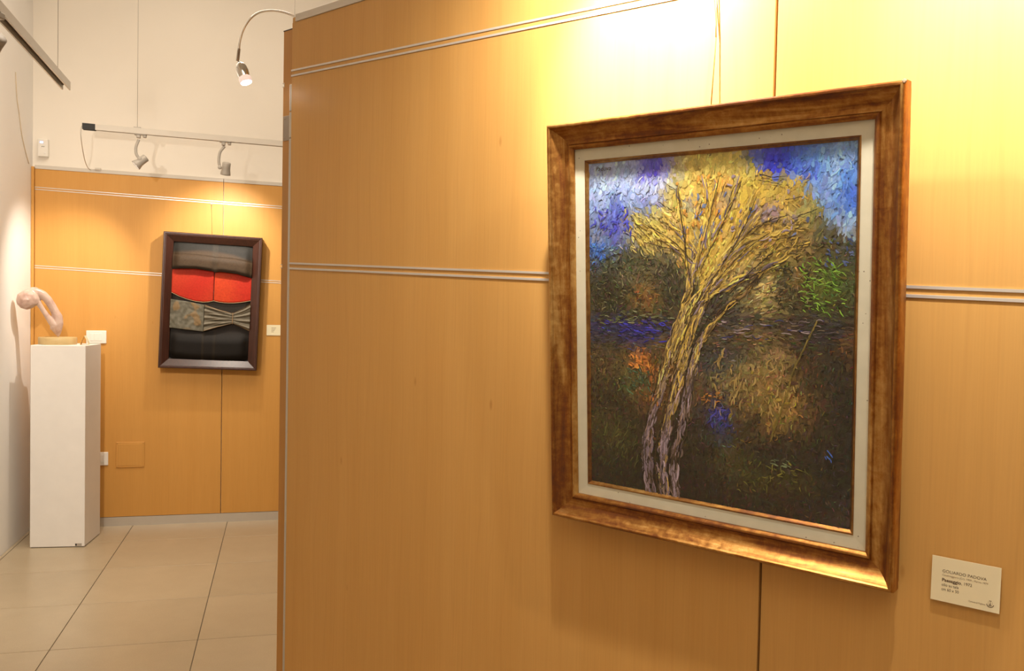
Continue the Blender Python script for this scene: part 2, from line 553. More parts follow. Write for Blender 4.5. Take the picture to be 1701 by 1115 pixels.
# near display panels
SL = MAIN.sz((479.5, 540))[0]                      # left end of the near panel
SS = (MAIN.sz((1282, 20))[0] + MAIN.sz((1267, 1100))[0]) / 2   # joint between the two panels
SR = SS + (SS - SL)
mid_a, mid_b = MAIN.sz((477, 441.5)), MAIN.sz((1701, 492))
mid_c = MAIN.sz((1512, 484))
mid_b = (mid_b[0], mid_b[1])
top_a, top_b = MAIN.sz((482, 122.5)), MAIN.sz((1080, 0))
cap_a, cap_b = MAIN.sz((492, 36)), MAIN.sz((607, 0))
PT = 0.030
def line(a, b, s):
    return a[1] + (b[1] - a[1]) * (s - a[0]) / (b[0] - a[0])
def near_panel(s0, s1, label, mat, left_end):
    org = s0
    t = empty('display_panel', MAIN.pt(org, 0.0), MYAW)
    tag(t, label, 'panel', 'near display panels')
    z0, z1 = line(cap_a, cap_b, s0), line(cap_a, cap_b, s1)
    prism('board', [(0, 0.0), (s1 - s0, 0.0), (s1 - s0, z1), (0, z0)], -PT, 0.0, mat, t, 0.0006)
    off = 0.016 if left_end else 0.0
    prism('top_cap', [(off, line(cap_a, cap_b, s0 + off)), (s1 - s0, z1), (s1 - s0, z1 + 0.019), (off, line(cap_a, cap_b, s0 + off) + 0.019)], -PT - 0.003, 0.003, M['grey_cap'], t, 0.0008)
    if left_end:
        prism('cap_end', [(0.0, z0), (off - 0.0006, z0), (off - 0.0006, z0 + 0.013), (0.0, z0 + 0.013)], -PT + 0.002, -0.001, mat, t, 0.0005)
    sc_s = [MAIN.sz((494, 442))[0], MAIN.sz((746, 451))[0]] if left_end else [SS + 0.5]
    add_rail(MAIN, t, s0, s1, mid_a[1], mid_b[1], mid_a[0], mid_b[0], sc_s, org)
    add_rail(MAIN, t, s0, s1, top_a[1], top_b[1], top_a[0], top_b[0], [MAIN.sz((775, 63))[0]], org)
    return t
near = near_panel(SL, SS - 0.0022, 'tall maple display panel with hinged edge, beside the gilt framed landscape', M['wood'], True)
near_panel(SS + 0.0022, SR, 'maple display panel carrying the cream caption card', M['wood2'], False)

# hinge on the free end of the near panel
zt = MAIN.sz((481, 140))[1]
bars = [(zt, MAIN.sz((479, 185))[1]), (MAIN.sz((479, 187))[1], MAIN.sz((478, 229))[1]), (MAIN.sz((478, 231))[1], 0.01)]
hw = 0.0105
for za, zb in bars:
    bm = bmesh.new()
    add_box(bm, -hw, -0.0008, 0.0005, 0.010, zb, za, 0.0012)
    add_box(bm, -hw * 0.62, -hw * 0.42, -0.0008, 0.0009, zb, za, 0.0004)
    bm_obj('hinge_barrel', bm, M['alu_mat'], near)

# folded panel behind the hinge: it leaves the near panel at a right angle, only its end shows
fold_w = (MAIN.sz((475, 300))[0] - MAIN.sz((460.5, 300))[0]) + 0.012
fz = MAIN.sz((470, 50))[1]
fold = empty('folded_panel', MAIN.pt(SL - 0.0008, 0.0, -0.011), MYAW)
tag(fold, 'narrow panel folded back behind the hinge, dark stained edge showing', 'panel')
FL = 0.62
zn1 = MAIN.sz((464, 140.5))[1]; zn2 = MAIN.sz((461, 442))[1]
bm = bmesh.new()
nd_ = 0.0045                                       # rail slots cut into the outer face
zs = [0.0, zn2 - 0.004, zn2 + 0.004, zn1 - 0.005, zn1 + 0.005, fz]
for i in range(5):
    x0 = -fold_w + (nd_ if i in (1, 3) else 0.0)
    add_box(bm, x0, 0.0, 0.0, FL, zs[i], zs[i + 1])
bm_obj('board', bm, M['wood_edge'], fold)
box('top_cap', -fold_w - 0.001, 0.0, -0.0008, FL, fz, fz + 0.0025, M['dark_metal'], fold)
for z, h in ((zn1, 0.005), (zn2, 0.004)):
    bm = bmesh.new()
    for sg in (-1, 1):
        add_box(bm, -fold_w - 0.003, -fold_w + 0.0045, -0.0006, FL, z + sg * h - 0.0009, z + sg * h + 0.0009)
    add_box(bm, -fold_w + 0.0036, -fold_w + 0.0046, -0.0006, FL, z - h, z + h)
    bm_obj('rail', bm, M['alu'], fold)
# hinge leaf with two screws on that edge
lt, lb = MAIN.sz((470, 194), -0.011)[1], MAIN.sz((470, 235), -0.011)[1]
bm = bmesh.new()
add_box(bm, -fold_w + 0.003, -hw + 0.0005, -0.0018, 0.0002, lb, lt, 0.0008)
leaf = bm_obj('hinge_leaf', bm, M['steel'], fold)
for z in (lt - 0.0075, lb + 0.0085):
    c = Vector((-fold_w + 0.0095, -0.0018, z))
    lathe('screw', [(0.0, 0.0007), (0.0018, 0.0007), (0.0019, 0.0), (0.0030, 0.0002), (0.0036, 0.0006), (0.0038, 0.0)], c, (0, -1, 0), M['steel'], leaf, 16)
lathe('screw_hole', [(0.0, 0.0002), (0.0024, 0.0002), (0.0025, 0.0)], Vector((-hw - 0.0005, -0.0018, (lt + lb) / 2 - 0.001)), (0, -1, 0), M['dark_metal'], leaf, 16)

# far panelling on the back wall
FS0, FSJ = BACK.sz((57, 560))[0], BACK.sz((369, 580))[0]
FSE = FSJ + (FSJ - FS0)
r1a, r1b = BACK.sz((57, 312.5)), BACK.sz((460, 344))
r2a, r2b = BACK.sz((57, 443)), BACK.sz((460, 468.5))
ca, cb = BACK.sz((57, 280)), BACK.sz((460, 309))
BZ = (BACK.sz((155, 853))[1] + BACK.sz((460, 856))[1]) / 2
def far_panel(s0, s1, label):
    t = empty('wall_panel', BACK.pt(s0, BZ), RYAW)
    tag(t, label, 'panel', 'far wall panels')
    L = s1 - s0
    z0, z1 = line(ca, cb, s0) - BZ, line(ca, cb, s1) - BZ
    prism('board', [(0, 0), (L, 0), (L, z1), (0, z0)], -0.032, 0.0, M['wood_far'], t, 0.001)
    prism('top_cap', [(0, z0), (L, z1), (L, z1 + 0.024), (0, z0 + 0.024)], -0.033, 0.004, M['grey_cap'], t, 0.001)
    for a, b in ((r1a, r1b), (r2a, r2b)):
        f = lambda s: line(a, b, s) - BZ
        prof = [(u * 1.05, d) for u, d in RAIL]
        r = sweep('rail', prof, 0, f(s0), L, f(s1), M['alu'], t)
        for q in (0.28, 0.8):
            lathe('screw', [(0, 0.0012), (0.0022, 0.001), (0.0024, 0)], (L * q, 0.0035, f(s0 + L * q)), (0, -1, 0), M['dark_metal'], r, 10)
    return t
far_panel(FS0, FSJ - 0.002, 'orange maple wall panel with switch plates, behind the white plinth')
far_panel(FSJ + 0.002, FSE, 'orange maple wall panel holding the small cream caption card')
sE = c_s + 0.002
ez = line(ca, cb, FS0) + 0.012
trim = prism('trim_1', [(sE, 0.0), (FS0 - 0.002, 0.0), (FS0 - 0.002, ez), (sE, ez)], -0.034, 0.010, M['wood_far'])
trim.location = BACK.o; trim.rotation_euler = (0, 0, RYAW)
structure(trim)
bb = prism('baseboard_back', [(FS0, 0.0), (FSE, 0.0), (FSE, BZ - 0.002), (FS0, BZ - 0.002)], -0.034, 0.004, M['alu_mat'])
bb.location = BACK.o; bb.rotation_euler = (0, 0, RYAW)
structure(bb)

# ------------------------------------------------------------------ plinth, sculpture, tent card
pl_l, pl_r = on_floor((50.3, 909.5)), on_floor((139.7, 910.3))
PYAW = R(9.0)
PW = 0.31
pf = Face((pl_l + pl_r) * 0.5, PYAW)
PH = pf.sz((90, 574))[1]
plinth = empty('plinth', pf.pt(0, 0, -PW / 2), PYAW)
tag(plinth, 'tall white square plinth carrying the pink stone sculpture', 'plinth')
bm = bmesh.new(); add_box(bm, -PW / 2, PW / 2, -PW / 2, PW / 2, 0.004, PH, 0.002)
bm_obj('body', bm, M['white_paint'], plinth)
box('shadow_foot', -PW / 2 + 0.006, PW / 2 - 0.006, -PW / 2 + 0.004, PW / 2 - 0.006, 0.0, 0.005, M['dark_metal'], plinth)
sx, szz = pf.sz((130.5, 905))
stk = box('inventory_sticker', sx - 0.020, sx + 0.018, -PW / 2 - 0.0008, -PW / 2 + 0.0005, szz - 0.008, szz + 0.008, M['grey_paint'], plinth)
box('sticker_print', sx - 0.018, sx - 0.010, -PW / 2 - 0.0012, -PW / 2 - 0.0006, szz - 0.006, szz + 0.006, M['black'], stk)

# sculpture: one continuous stone form on a turned disc, standing on the plinth
pmid = Face(pf.pt(0, 0, -PW / 2), PYAW)
dc = pmid.px((96, 563.5))
SCY = R(38)
dcl = Face(dc, SCY)
sculp = empty('sculpture', (dc.x, dc.y, PH), SCY)
tag(sculp, 'abstract pink stone sculpture with round head and open loop', 'sculpture')
DR = 0.108
ztop = dcl.sz((96, 556.5))[1] - PH
ztop = 0.044
lathe('disc_base', [(0, 0), (DR - 0.001, 0), (DR, 0.001), (DR, ztop - 0.002), (DR - 0.002, ztop), (0, ztop)], (0, 0, 0), (0, 0, 1), M['base_wood'], sculp, 48)
def sp(x, y):                      # zoom-in pixel of the sculpture -> local (s, z)
    q = dcl.sz((x / 5.577, 440 + y / 5.577))
    return q[0], q[1] - PH
chains = [
    [(250, 293, 104), (262, 285, 103)],                                                       # head
    [(285, 232, 52), (318, 222, 48), (355, 228, 46), (400, 250, 46), (440, 290, 44), (478, 345, 42), (508, 400, 42), (535, 455, 50), (540, 510, 52), (538, 560, 42), (542, 600, 26), (540, 634, 10)],   # outer arm to the tip
    [(318, 262, 44), (345, 305, 34), (375, 352, 26), (410, 405, 26), (445, 455, 30), (480, 500, 38), (515, 530, 48)],            # inner arm
    [(505, 520, 40), (478, 560, 14), (466, 566, 7)],                                        # heel of the stem
    [(478, 560, 12), (510, 600, 10), (538, 634, 7)],
    [(500, 545, 40), (522, 588, 26)],
    [(285, 215, 40), (300, 200, 30), (330, 205, 34)],
]
unit = abs(sp(300, 300)[0] - sp(200, 300)[0]) / 100.0
bm = bmesh.new()
for ch in chains:
    for (x0, y0, r0), (x1, y1, r1) in zip(ch[:-1], ch[1:]):
        nn = max(2, int(math.hypot(x1 - x0, y1 - y0) / 5))
        for k in range(nn + 1):
            t = k / nn
            s_, z_ = sp(x0 + (x1 - x0) * t, y0 + (y1 - y0) * t)
            r_ = (r0 + (r1 - r0) * t) * unit
            m4 = Matrix.Translation((s_, 0, z_)) @ Matrix.Diagonal((1, 0.88, 1, 1))
            bmesh.ops.create_icosphere(bm, subdivisions=2, radius=max(r_, 0.003), matrix=m4)
tmp = bm_obj('stone_tmp', bm, M['marble'])
md = tmp.modifiers.new('r', 'REMESH'); md.mode = 'VOXEL'; md.voxel_size = 0.0035
md2 = tmp.modifiers.new('s', 'SMOOTH'); md2.iterations = 5; md2.factor = 0.5
dg = bpy.context.evaluated_depsgraph_get()
me = bpy.data.meshes.new_from_object(tmp.evaluated_get(dg))
bpy.data.objects.remove(tmp)
me.polygons.foreach_set('use_smooth', [True] * len(me.polygons))
me.name = 'stone_form'
if not me.materials:
    me.materials.append(M['marble'])
st = bpy.data.objects.new('stone_form', me); link(st, sculp)
zmin = min(v.co.z for v in me.vertices)
st.location = (0, 0, ztop - zmin - 0.001)

# little folded card on the right edge of the plinth
tc_p = Face(pf.pt(0, 0, -PW * 0.45), PYAW).px((141.0, 570.5))
tcard = empty('tent_card', (tc_p.x, tc_p.y, PH), PYAW + R(8))
tag(tcard, 'small folded tent card on top of the white plinth', 'card')
hw_, hh_ = 0.023, 0.058
def leaf_mesh(name, sgn, mat):
    th = 0.0012
    vs = []
    for y in (-0.03, 0.03):
        for k in range(6):
            t = k / 5
            x = sgn * hw_ * (1 - t ** 1.6)
            vs += [(x, y, hh_ * t), (x - sgn * th, y, max(0.0, hh_ * t - th * (t > 0)))]
    f = []
    for k in range(5):
        a, b = 2 * k, 2 * k + 2
        f += [(a, b, b + 12, a + 12), (a + 1, a + 13, b + 13, b + 1), (a, a + 1, b + 1, b), (a + 12, b + 12, b + 13, a + 13)]
    f += [(0, 12, 13, 1), (10, 11, 23, 22)]
    return mesh_obj(name, vs, f, mat, tcard)
leaf_mesh('card_leaf', -1, M['card_orange'])
leaf_mesh('card_leaf', 1, M['card'])

# ------------------------------------------------------------------ electrical plates, sensor box, cables
def plate(name, label, cat, px0, px1, mat, mods, d=0.0, thick=0.009, group=None):
    s0, z1 = BACK.sz(px0); s1, z0 = BACK.sz(px1)
    w, h = s1 - s0, z1 - z0
    t = empty(name, BACK.pt((s0 + s1) / 2, (z0 + z1) / 2, 0.0005), RYAW)
    tag(t, label, cat, group)
    bm = bmesh.new(); add_box(bm, -w / 2, w / 2, -thick, 0, -h / 2, h / 2, min(0.004, thick * 0.45), 2)
    bm_obj('cover', bm, mat, t)
    for x0, x1, y0, y1 in mods:
        bm = bmesh.new()
        add_box(bm, -w / 2 + x0 * w, -w / 2 + x1 * w, -thick - 0.0018, -thick + 0.003, -h / 2 + y0 * h, -h / 2 + y1 * h, 0.0012)
        bm_obj('switch_module', bm, mat, t)
    return t, w, h, thick
plate('switch_plate', 'white three module switch plate just above the plinth top', 'switch', (143.5, 549), (177, 571), M['white_plastic'],
      [(0.20, 0.385, 0.2, 0.8), (0.395, 0.605, 0.22, 0.78), (0.615, 0.80, 0.2, 0.8)])
t_, w_, h_, th_ = plate('socket_plate', 'white socket plate low on the orange wall panel', 'socket', (146, 751.5), (180, 773), M['white_plastic'],
      [(0.2, 0.385, 0.2, 0.8), (0.395, 0.605, 0.2, 0.8), (0.615, 0.80, 0.2, 0.8)])
for dz in (-0.008, 0.0, 0.008):
    lathe('socket_hole', [(0, 0.0004), (0.0022, 0.0004), (0.0023, 0)], (0, -th_ - 0.0016, dz), (0, -1, 0), M['black'], t_, 10)
t_, w_, h_, th_ = plate('blank_cover', 'orange painted blank cover plate between socket and panel joint', 'cover plate', (193, 734.5), (240, 776), M['wood_far'], [], 0, 0.007)
bm = bmesh.new(); add_box(bm, -w_ / 2 + 0.013, w_ / 2 - 0.013, -th_ - 0.0015, -th_ + 0.002, -h_ / 2 + 0.013, h_ / 2 - 0.013, 0.0012)
bm_obj('raised_field', bm, M['wood_far'], t_)
for qx in (-1, 1):
    for qz in (-1, 1):
        lathe('screw', [(0, 0.001), (0.003, 0.001), (0.0034, 0)], (qx * (w_ / 2 - 0.008), -th_, qz * (h_ / 2 - 0.008)), (0, -1, 0), M['wood_edge'], t_, 12)

s0, z1 = WBACK.sz((64.6, 231.5)); s1, z0 = WBACK.sz((82, 262))
sensor = empty('alarm_box', WBACK.pt((s0 + s1) / 2, (z0 + z1) / 2, 0.0005), RYAW)
tag(sensor, 'small white wall box with blue light above the orange panel', 'sensor')
w, h = s1 - s0, z1 - z0
box('housing', -w / 2, w / 2, -0.034, 0.0, -h / 2, h / 2, M['white_plastic'], sensor, 0.005, 2)
box('blue_light', -w * 0.26, w * 0.02, -0.0355, -0.033, h * 0.26, h * 0.34, M['led'], sensor, 0.001)
for qx in (-0.06, 0.1):
    lathe('grille_hole', [(0, 0.0006), (0.0028, 0.0006), (0.003, 0)], (qx * w, -0.034, h * 0.06), (0, -1, 0), M['dark_metal'], sensor, 10)
box('status_window', w * 0.1, w * 0.3, -0.0352, -0.033, -h * 0.34, -h * 0.25, M['white_paint'], sensor, 0.001)

LEFT = Face(corner, RYAW + R(90))      # left wall seen from the room
LEFT.e = -BACK.n; LEFT.n = BACK.e.copy()
pts = [LEFT.px(p, 0.003) for p in ((26, 120), (28, 160), (32, 190), (36, 222), (42, 250), (48, 272))]
cab = tube('wall_cable', smooth_path(pts, 6), 0.0028, M['beige_cable'], None, 6)
tag(cab, 'thin beige cable running down the white side wall', 'cable')

# ------------------------------------------------------------------ spotlight tracks
def track_mesh(name, p0, p1, parent, mat=None, w=0.034, h=0.034):
    """three sided channel open below, from p0 to p1 (top centre line)"""
    p0, p1 = Vector(p0), Vector(p1)
    t = (p1 - p0).normalized(); side = Vector((t.y, -t.x, 0)).normalized(); up = Vector((0, 0, 1))
    prof = [(-w / 2, 0), (w / 2, 0), (w / 2, -h), (w / 2 - 0.006, -h), (w / 2 - 0.006, -0.008), (-w / 2 + 0.006, -0.008), (-w / 2 + 0.006, -h), (-w / 2, -h)]
    bm = bmesh.new()
    rings = [[bm.verts.new(p + side * a + up * b) for a, b in prof] for p in (p0, p1)]
    n = len(prof)
    for i in range(n):
        bm.faces.new((rings[0][i], rings[0][(i + 1) % n], rings[1][(i + 1) % n], rings[1][i]))
    for r_ in rings:
        bm.faces.new((r_[0], r_[1], r_[4], r_[5])); bm.faces.new((r_[1], r_[2], r_[3], r_[4])); bm.faces.new((r_[0], r_[5], r_[6], r_[7]))
    return bm_obj(name, bm, mat or M['track_white'], parent)
T2 = Face(BACK.o + BACK.n * 0.56, RYAW)          # vertical plane of the far track
ta, tb = T2.px((137.5, 205)), T2.px((462, 234))
tz0, tz1 = ta.z, tb.z
tdir = (tb - ta)
tfar = ta + tdir * 1.75
track2 = empty('spotlight_track', ta)
tag(track2, 'pale spotlight track with black end, hung before the orange wall panels', 'light track')
L_ = lambda p: Vector(p) - ta
te = T2.px((159, 207))
track_mesh('channel', L_(te), L_(tfar), track2)
track_mesh('end_cap', L_(ta), L_(te), track2, M['black'], 0.036, 0.036)
blk = (L_(ta) + L_(te)) * 0.5
for wx in (228, 487):
    base = T2.px((wx, 217 if wx == 228 else 236))
    frac = (base - ta).dot(tdir) / tdir.dot(tdir)
    b0 = ta + tdir * frac
    tube('suspension_wire', [L_(b0), L_((b0.x, b0.y, CEIL))], 0.0011, M['wire'], track2, 5)
    bm = bmesh.new()
    add_box(bm, -0.02, 0.02, -0.012, 0.012, -0.001, 0.006, 0.001)
    bmesh.ops.transform(bm, matrix=Matrix.Translation(L_(b0)) @ Matrix.Rotation(RYAW, 4, 'Z'), verts=bm.verts[:])
    bm_obj('hanger_clip', bm, M['grey_paint'], track2)
# mains lead from the end of the track down to the panel top
capz = BACK.px((160, 281))
lead_pts = [ta + Vector((0, 0, -0.01)), T2.px((134.5, 213)), T2.px((134.5, 228)), BACK.px((137.5, 250), 0.42), BACK.px((142, 270), 0.16),
            BACK.px((149, 281.5), 0.014), BACK.px((163, 281), 0.010)]
lead = empty('mains_lead', ta)
tag(lead, 'thin grey mains lead hanging from the black track end', 'cable')
lp = smooth_path([p - ta for p in lead_pts], 8)
tube('lead', lp, 0.0028, M['track_white'], lead, 6)
e_ = lead_pts[-1] - ta
bm = bmesh.new(); add_box(bm, -0.018, 0.018, -0.007, 0.007, -0.006, 0.008, 0.002)
bmesh.ops.transform(bm, matrix=Matrix.Translation(e_) @ Matrix.Rotation(RYAW, 4, 'Z'), verts=bm.verts[:])
bm_obj('plug', bm, M['track_white'], lead)

def bell(name, back, front, r0, r1, parent):
    ax = (front - back); Ln = ax.length
    prof = [(0, 0), (r0 * 0.82, 0.0), (r0, Ln * 0.06), (r0 * 0.98, Ln * 0.4), (r0 * 1.02, Ln * 0.62), (r1 * 0.97, Ln * 0.9), (r1, Ln), (r1 * 0.92, Ln), (r1 * 0.86, Ln * 0.9), (0, Ln * 0.86)]
    return lathe(name, prof, back, ax, M['grey_paint'], parent, 28)
def track_head(label, ad_px, arm_px, back_px, front_px, r0, r1, toward, aim, energy, angle):
    adp = T2.px(ad_px)
    frac = (adp - ta).dot(tdir) / tdir.dot(tdir)
    top = ta + tdir * frac + Vector((0, 0, -0.034))
    t = empty('track_spotlight', top, RYAW)
    tag(t, label, 'spotlight', 'spotlights on the far track')
    inv = Matrix.Rotation(-RYAW, 4, 'Z')
    loc = lambda p: inv @ (Vector(p) - top)
    bm = bmesh.new()
    add_box(bm, -0.034, 0.034, -0.014, 0.014, -0.006, 0.001, 0.001)
    add_box(bm, -0.022, 0.0, -0.013, 0.013, -0.024, -0.004, 0.003)
    add_box(bm, 0.014, 0.034, -0.011, 0.011, -0.020, -0.004, 0.003)
    bm_obj('adapter', bm, M['grey_paint'], t)
    tube('arm', smooth_path([loc(T2.px(p)) + Vector((0, -0.0, 0)) for p in arm_px], 6), 0.0085, M['grey_paint'], t, 10, 0.55)
    bk, fr = loc(T2.px(back_px)), loc(T2.px(front_px))
    fr = fr + Vector(toward); 
    h_ = bell('head', bk, fr, r0, r1, t)
    ax = (fr - bk)
    lathe('lens', [(0, 0.002), (r1 * 0.84, 0.002), (r1 * 0.86, 0)], bk + ax * 0.9, ax, M['lamp_glow'], h_, 24)
    pv = loc(T2.px(arm_px[-1])) + Vector((0, -r0 * 0.95, 0))
    lathe('pivot', [(0, 0.006), (0.010, 0.006), (0.012, 0.004), (0.012, -0.004)], pv, (0, -1, 0), M['grey_paint'], h_, 20)
    wp = top + Matrix.Rotation(RYAW, 3, 'Z') @ (bk + ax * 1.06)
    spot_light('track_lamp', wp, aim, energy, angle)
    return t
track_head('grey track spotlight tilted towards the plinth sculpture', (233, 224), [(230.5, 232), (226, 244), (226.5, 256), (233, 265)],
           (243, 261.5), (225.5, 275.5), 0.024, 0.032, (0, -0.01, 0), on_plane((50, 540), corner, BACK.e), 48, 75)
track_head('grey track spotlight pointing down at the dark relief picture', (374, 238), [(373, 243), (365.5, 253), (363.5, 268), (365.5, 279)],
           (376.5, 270), (374, 289.5), 0.0255, 0.031, (0, 0.022, 0), BACK.px((368, 420)), 40, 95)

# nearer track along the left side
VZ = Vector((0, 0, 1))
z_t1 = 2.46
na = on_plane((110, 136), Vector((0, 0, z_t1)), VZ)          # visible end, top edge
nb = on_plane((0, 10), Vector((0, 0, z_t1)), VZ)
nfar = nb + (nb - na).normalized() * 1.2
track1 = empty('spotlight_track', na)
tag(track1, 'pale spotlight track with open dark slot along the white side wall', 'light track')
track_mesh('channel', (0, 0, 0), nfar - na, track1, None, 0.036, 0.036)
nd1 = (nfar - na).normalized()
bm = bmesh.new()
sd = Vector((nd1.y, -nd1.x, 0)).normalized()
for a in (-0.0085, 0.0085):
    q0 = nd1 * 0.02 + sd * a + Vector((0, 0, -0.018)); q1 = (nfar - na) + sd * a + Vector((0, 0, -0.018))
    add_tube(bm, [q0, q1], 0.003, 6)
bm_obj('conductor', bm, M['dark_metal'], track1)
inner0 = nd1 * 0.004
bm = bmesh.new()
rs = []
for p in (inner0, nfar - na):
    rs.append([bm.verts.new(p + sd * a + Vector((0, 0, z))) for a, z in ((-0.0118, -0.0085), (0.0118, -0.0085), (0.0118, -0.013), (-0.0118, -0.013))])
for i in range(4):
    bm.faces.new((rs[0][i], rs[0][(i + 1) % 4], rs[1][(i + 1) % 4], rs[1][i]))
bm.faces.new(rs[0]); bm.faces.new(rs[1][::-1])
bm_obj('slot_insulator', bm, M['black'], track1)
wpt = na + nd1 * ((on_plane((97, 120), Vector((0, 0, z_t1)), VZ) - na).dot(nd1))
tube('suspension_wire', [wpt - na, Vector((wpt.x, wpt.y, CEIL)) - na], 0.0011, M['wire'], track1, 5)
# the spotlight at the picture edge: only its round rim shows
hp = na + nd1 * ((on_plane((0, 10), Vector((0, 0, z_t1)), VZ) - na).dot(nd1) + 0.06)
hs = empty('track_spotlight', hp + Vector((0, 0, -0.036)))
tag(hs, 'grey round spotlight under the track beside the white wall', 'spotlight')
hz = on_plane((-13, 74), hp, Vector((0, 1, 0))) - hp - Vector((0, 0, -0.036))
bm = bmesh.new(); add_box(bm, -0.018, 0.018, -0.03, 0.03, -0.02, 0.001, 0.003); bm_obj('adapter', bm, M['grey_paint'], hs)
tube('arm', smooth_path([(0, 0, -0.015), (-0.02, 0, hz.z * 0.5), Vector((hz.x - 0.02, hz.y, hz.z))], 5), 0.007, M['grey_paint'], hs, 8)
axh = Vector((-0.75, 0.35, -0.75)).normalized()
hd = bell('head', Vector(hz) - axh * 0.04, Vector(hz) + axh * 0.045, 0.030, 0.040, hs)
lathe('lens', [(0, 0.002), (0.033, 0.002), (0.034, 0)], Vector(hz) + axh * 0.036, axh, M['lamp_glow'], hd, 24)
wl = hs.location + Vector(hz) + axh * 0.06
spot_light('track_lamp', wl, room_pt(0, 0.9) + Vector((0, 0, 1.0)), 120, 100)

# ------------------------------------------------------------------ gooseneck picture lamps on the near panel
def goose(name_label, base, path, brk, joint, axis, scale=1.0, aim=None, energy=10, angle=100, beam=0):
    """all points in world space"""
    t = empty('picture_lamp', base)
    tag(t, name_label, 'lamp')
    L = lambda p: Vector(p) - Vector(base)
    tube('gooseneck', smooth_path([L(p) for p in path], 8), 0.0030 * scale, M['chrome'], t, 10)
    bm = bmesh.new(); add_tube(bm, [L(brk[0]), L(brk[1])], 0.0042 * scale, 4)
    bm_obj('swivel', bm, M['steel'], t)
    ax = Vector(axis).normalized(); j = L(joint)
    lathe('ball_joint', [(0, -0.004 * scale), (0.003 * scale, -0.003 * scale), (0.004 * scale, 0), (0.003 * scale, 0.003 * scale), (0, 0.004 * scale)], j, ax, M['chrome'], t, 14)
    q = scale
    b_ = lathe('lamp_body', [(0, 0.001 * q), (0.006 * q, 0.002 * q), (0.0115 * q, 0.008 * q), (0.0150 * q, 0.018 * q), (0.0160 * q, 0.028 * q), (0.0155 * q, 0.037 * q), (0.0140 * q, 0.046 * q)], j, ax, M['chrome'], t, 32)
    cf = lathe('glass_cuff', [(0.0138 * q, 0.045 * q), (0.0158 * q, 0.047 * q), (0.0165 * q, 0.052 * q), (0.0165 * q, 0.061 * q), (0.0150 * q, 0.062 * q), (0.0140 * q, 0.060 * q)], j, ax, M['lamp_cuff'], t, 32)
    lathe('bulb_face', [(0, 0.0612 * q), (0.0146 * q, 0.0612 * q), (0.0150 * q, 0.059 * q)], j, ax, M['lamp_glow'], cf, 24)
    if aim is not None:
        wp = Vector(joint) + ax * 0.066 * q
        spot_light('picture_lamp_light', wp, aim, energy, angle)
        if beam:                                # bright core of the reflector bulb
            spot_light('picture_lamp_beam', wp, aim, beam, 62, 1.0, (1.0, 0.92, 0.80))
    return t
GC = MAIN.pt(SL + 0.004, 0, -0.012)
gplane = Vector((0, 1, 0))
G = lambda x, y, dd=0.0: on_plane((x, y), Vector((GC.x, GC.y + dd, 0)), gplane)
gpath = [G(492, 29), G(481, 23.5), G(466, 19), G(448, 17.6), G(430, 21), G(415, 32), G(404, 50), G(398.5, 68), G(396.5, 84)]
jt = G(397.5, 103); fin = G(411.5, 144, -0.012)
goose('chrome gooseneck lamp glowing at the free end of the near panel', G(492, 29), gpath, (G(397, 81), G(394.8, 101)), jt, fin - jt, 0.98,
      G(440, 300, 0.3), 1.6, 110)
# two more of the same lamps light the large landscape from the panel top, above the picture
def panel_lamp(s, label, out=0.36, aim_s=0.0, aim_z=1.46, energy=40, angle=100, beam=0):
    zt_ = line(cap_a, cap_b, s) + 0.019
    base = MAIN.pt(s, zt_, -0.012)
    path = [MAIN.pt(s, zt_ + 0.001, -0.012), MAIN.pt(s, zt_ + 0.14, 0.01), MAIN.pt(s, zt_ + 0.21, out * 0.35), MAIN.pt(s, zt_ + 0.22, out * 0.75), MAIN.pt(s, zt_ + 0.17, out), MAIN.pt(s, zt_ + 0.145, out + 0.006)]
    j = MAIN.pt(s, zt_ + 0.12, out + 0.008)
    aim = MAIN.pt(aim_s, aim_z, 0.0)
    return goose(label, base, path, (path[-1], MAIN.pt(s, zt_ + 0.126, out + 0.008)), j, (aim - j), 1.0, aim, energy, angle, beam)
LS1 = MAIN.sz((1085, 30))[0]; LS2 = MAIN.sz((1690, 30))[0]
panel_lamp(LS1, 'chrome gooseneck lamp over the upper left of the gilt frame', 0.34, LS1 - 0.01, 1.97, 58, 150, 84)
panel_lamp(LS2, 'chrome gooseneck lamp to the right above the gilt frame', 0.37, LS2 + 0.0, 1.97, 42, 150, 46)

# ------------------------------------------------------------------ mitred frames
def frame_rails(name, a, b, prof, mat, parent, bevel=False, smooth=False):
    """four mitred rails of an a x b (half sizes) frame; prof = closed [(inward, depth)]"""
    out = []
    cs = [(-1, 1), (1, 1), (1, -1), (-1, -1)]
    for i in range(4):
        c0, c1 = cs[i], cs[(i + 1) % 4]
        bm = bmesh.new()
        rings = []
        for c in (c0, c1):
            rings.append([bm.verts.new((c[0] * (a - u), -d, c[1] * (b - u))) for u, d in prof])
        n = len(prof)
        for k in range(n):
            m = (k + 1) % n
            bm.faces.new((rings[0][k], rings[0][m], rings[1][m], rings[1][k]))
        bm.faces.new(rings[0]); bm.faces.new(rings[1][::-1])
        o = bm_obj(name, bm, mat[i % 2] if isinstance(mat, tuple) else mat, parent)
        if smooth:
            for p in o.data.polygons:
                p.use_smooth = len(p.vertices) == 4
            o.data.set_sharp_from_angle(angle=R(38))
        out.append(o)
    return out
def col_attr(o, cols):
    a = o.data.color_attributes.new('Col', 'FLOAT_COLOR', 'POINT')
    c = np.ones((len(cols), 4), np.float32); c[:, :3] = cols
    a.data.foreach_set('color', c.ravel())

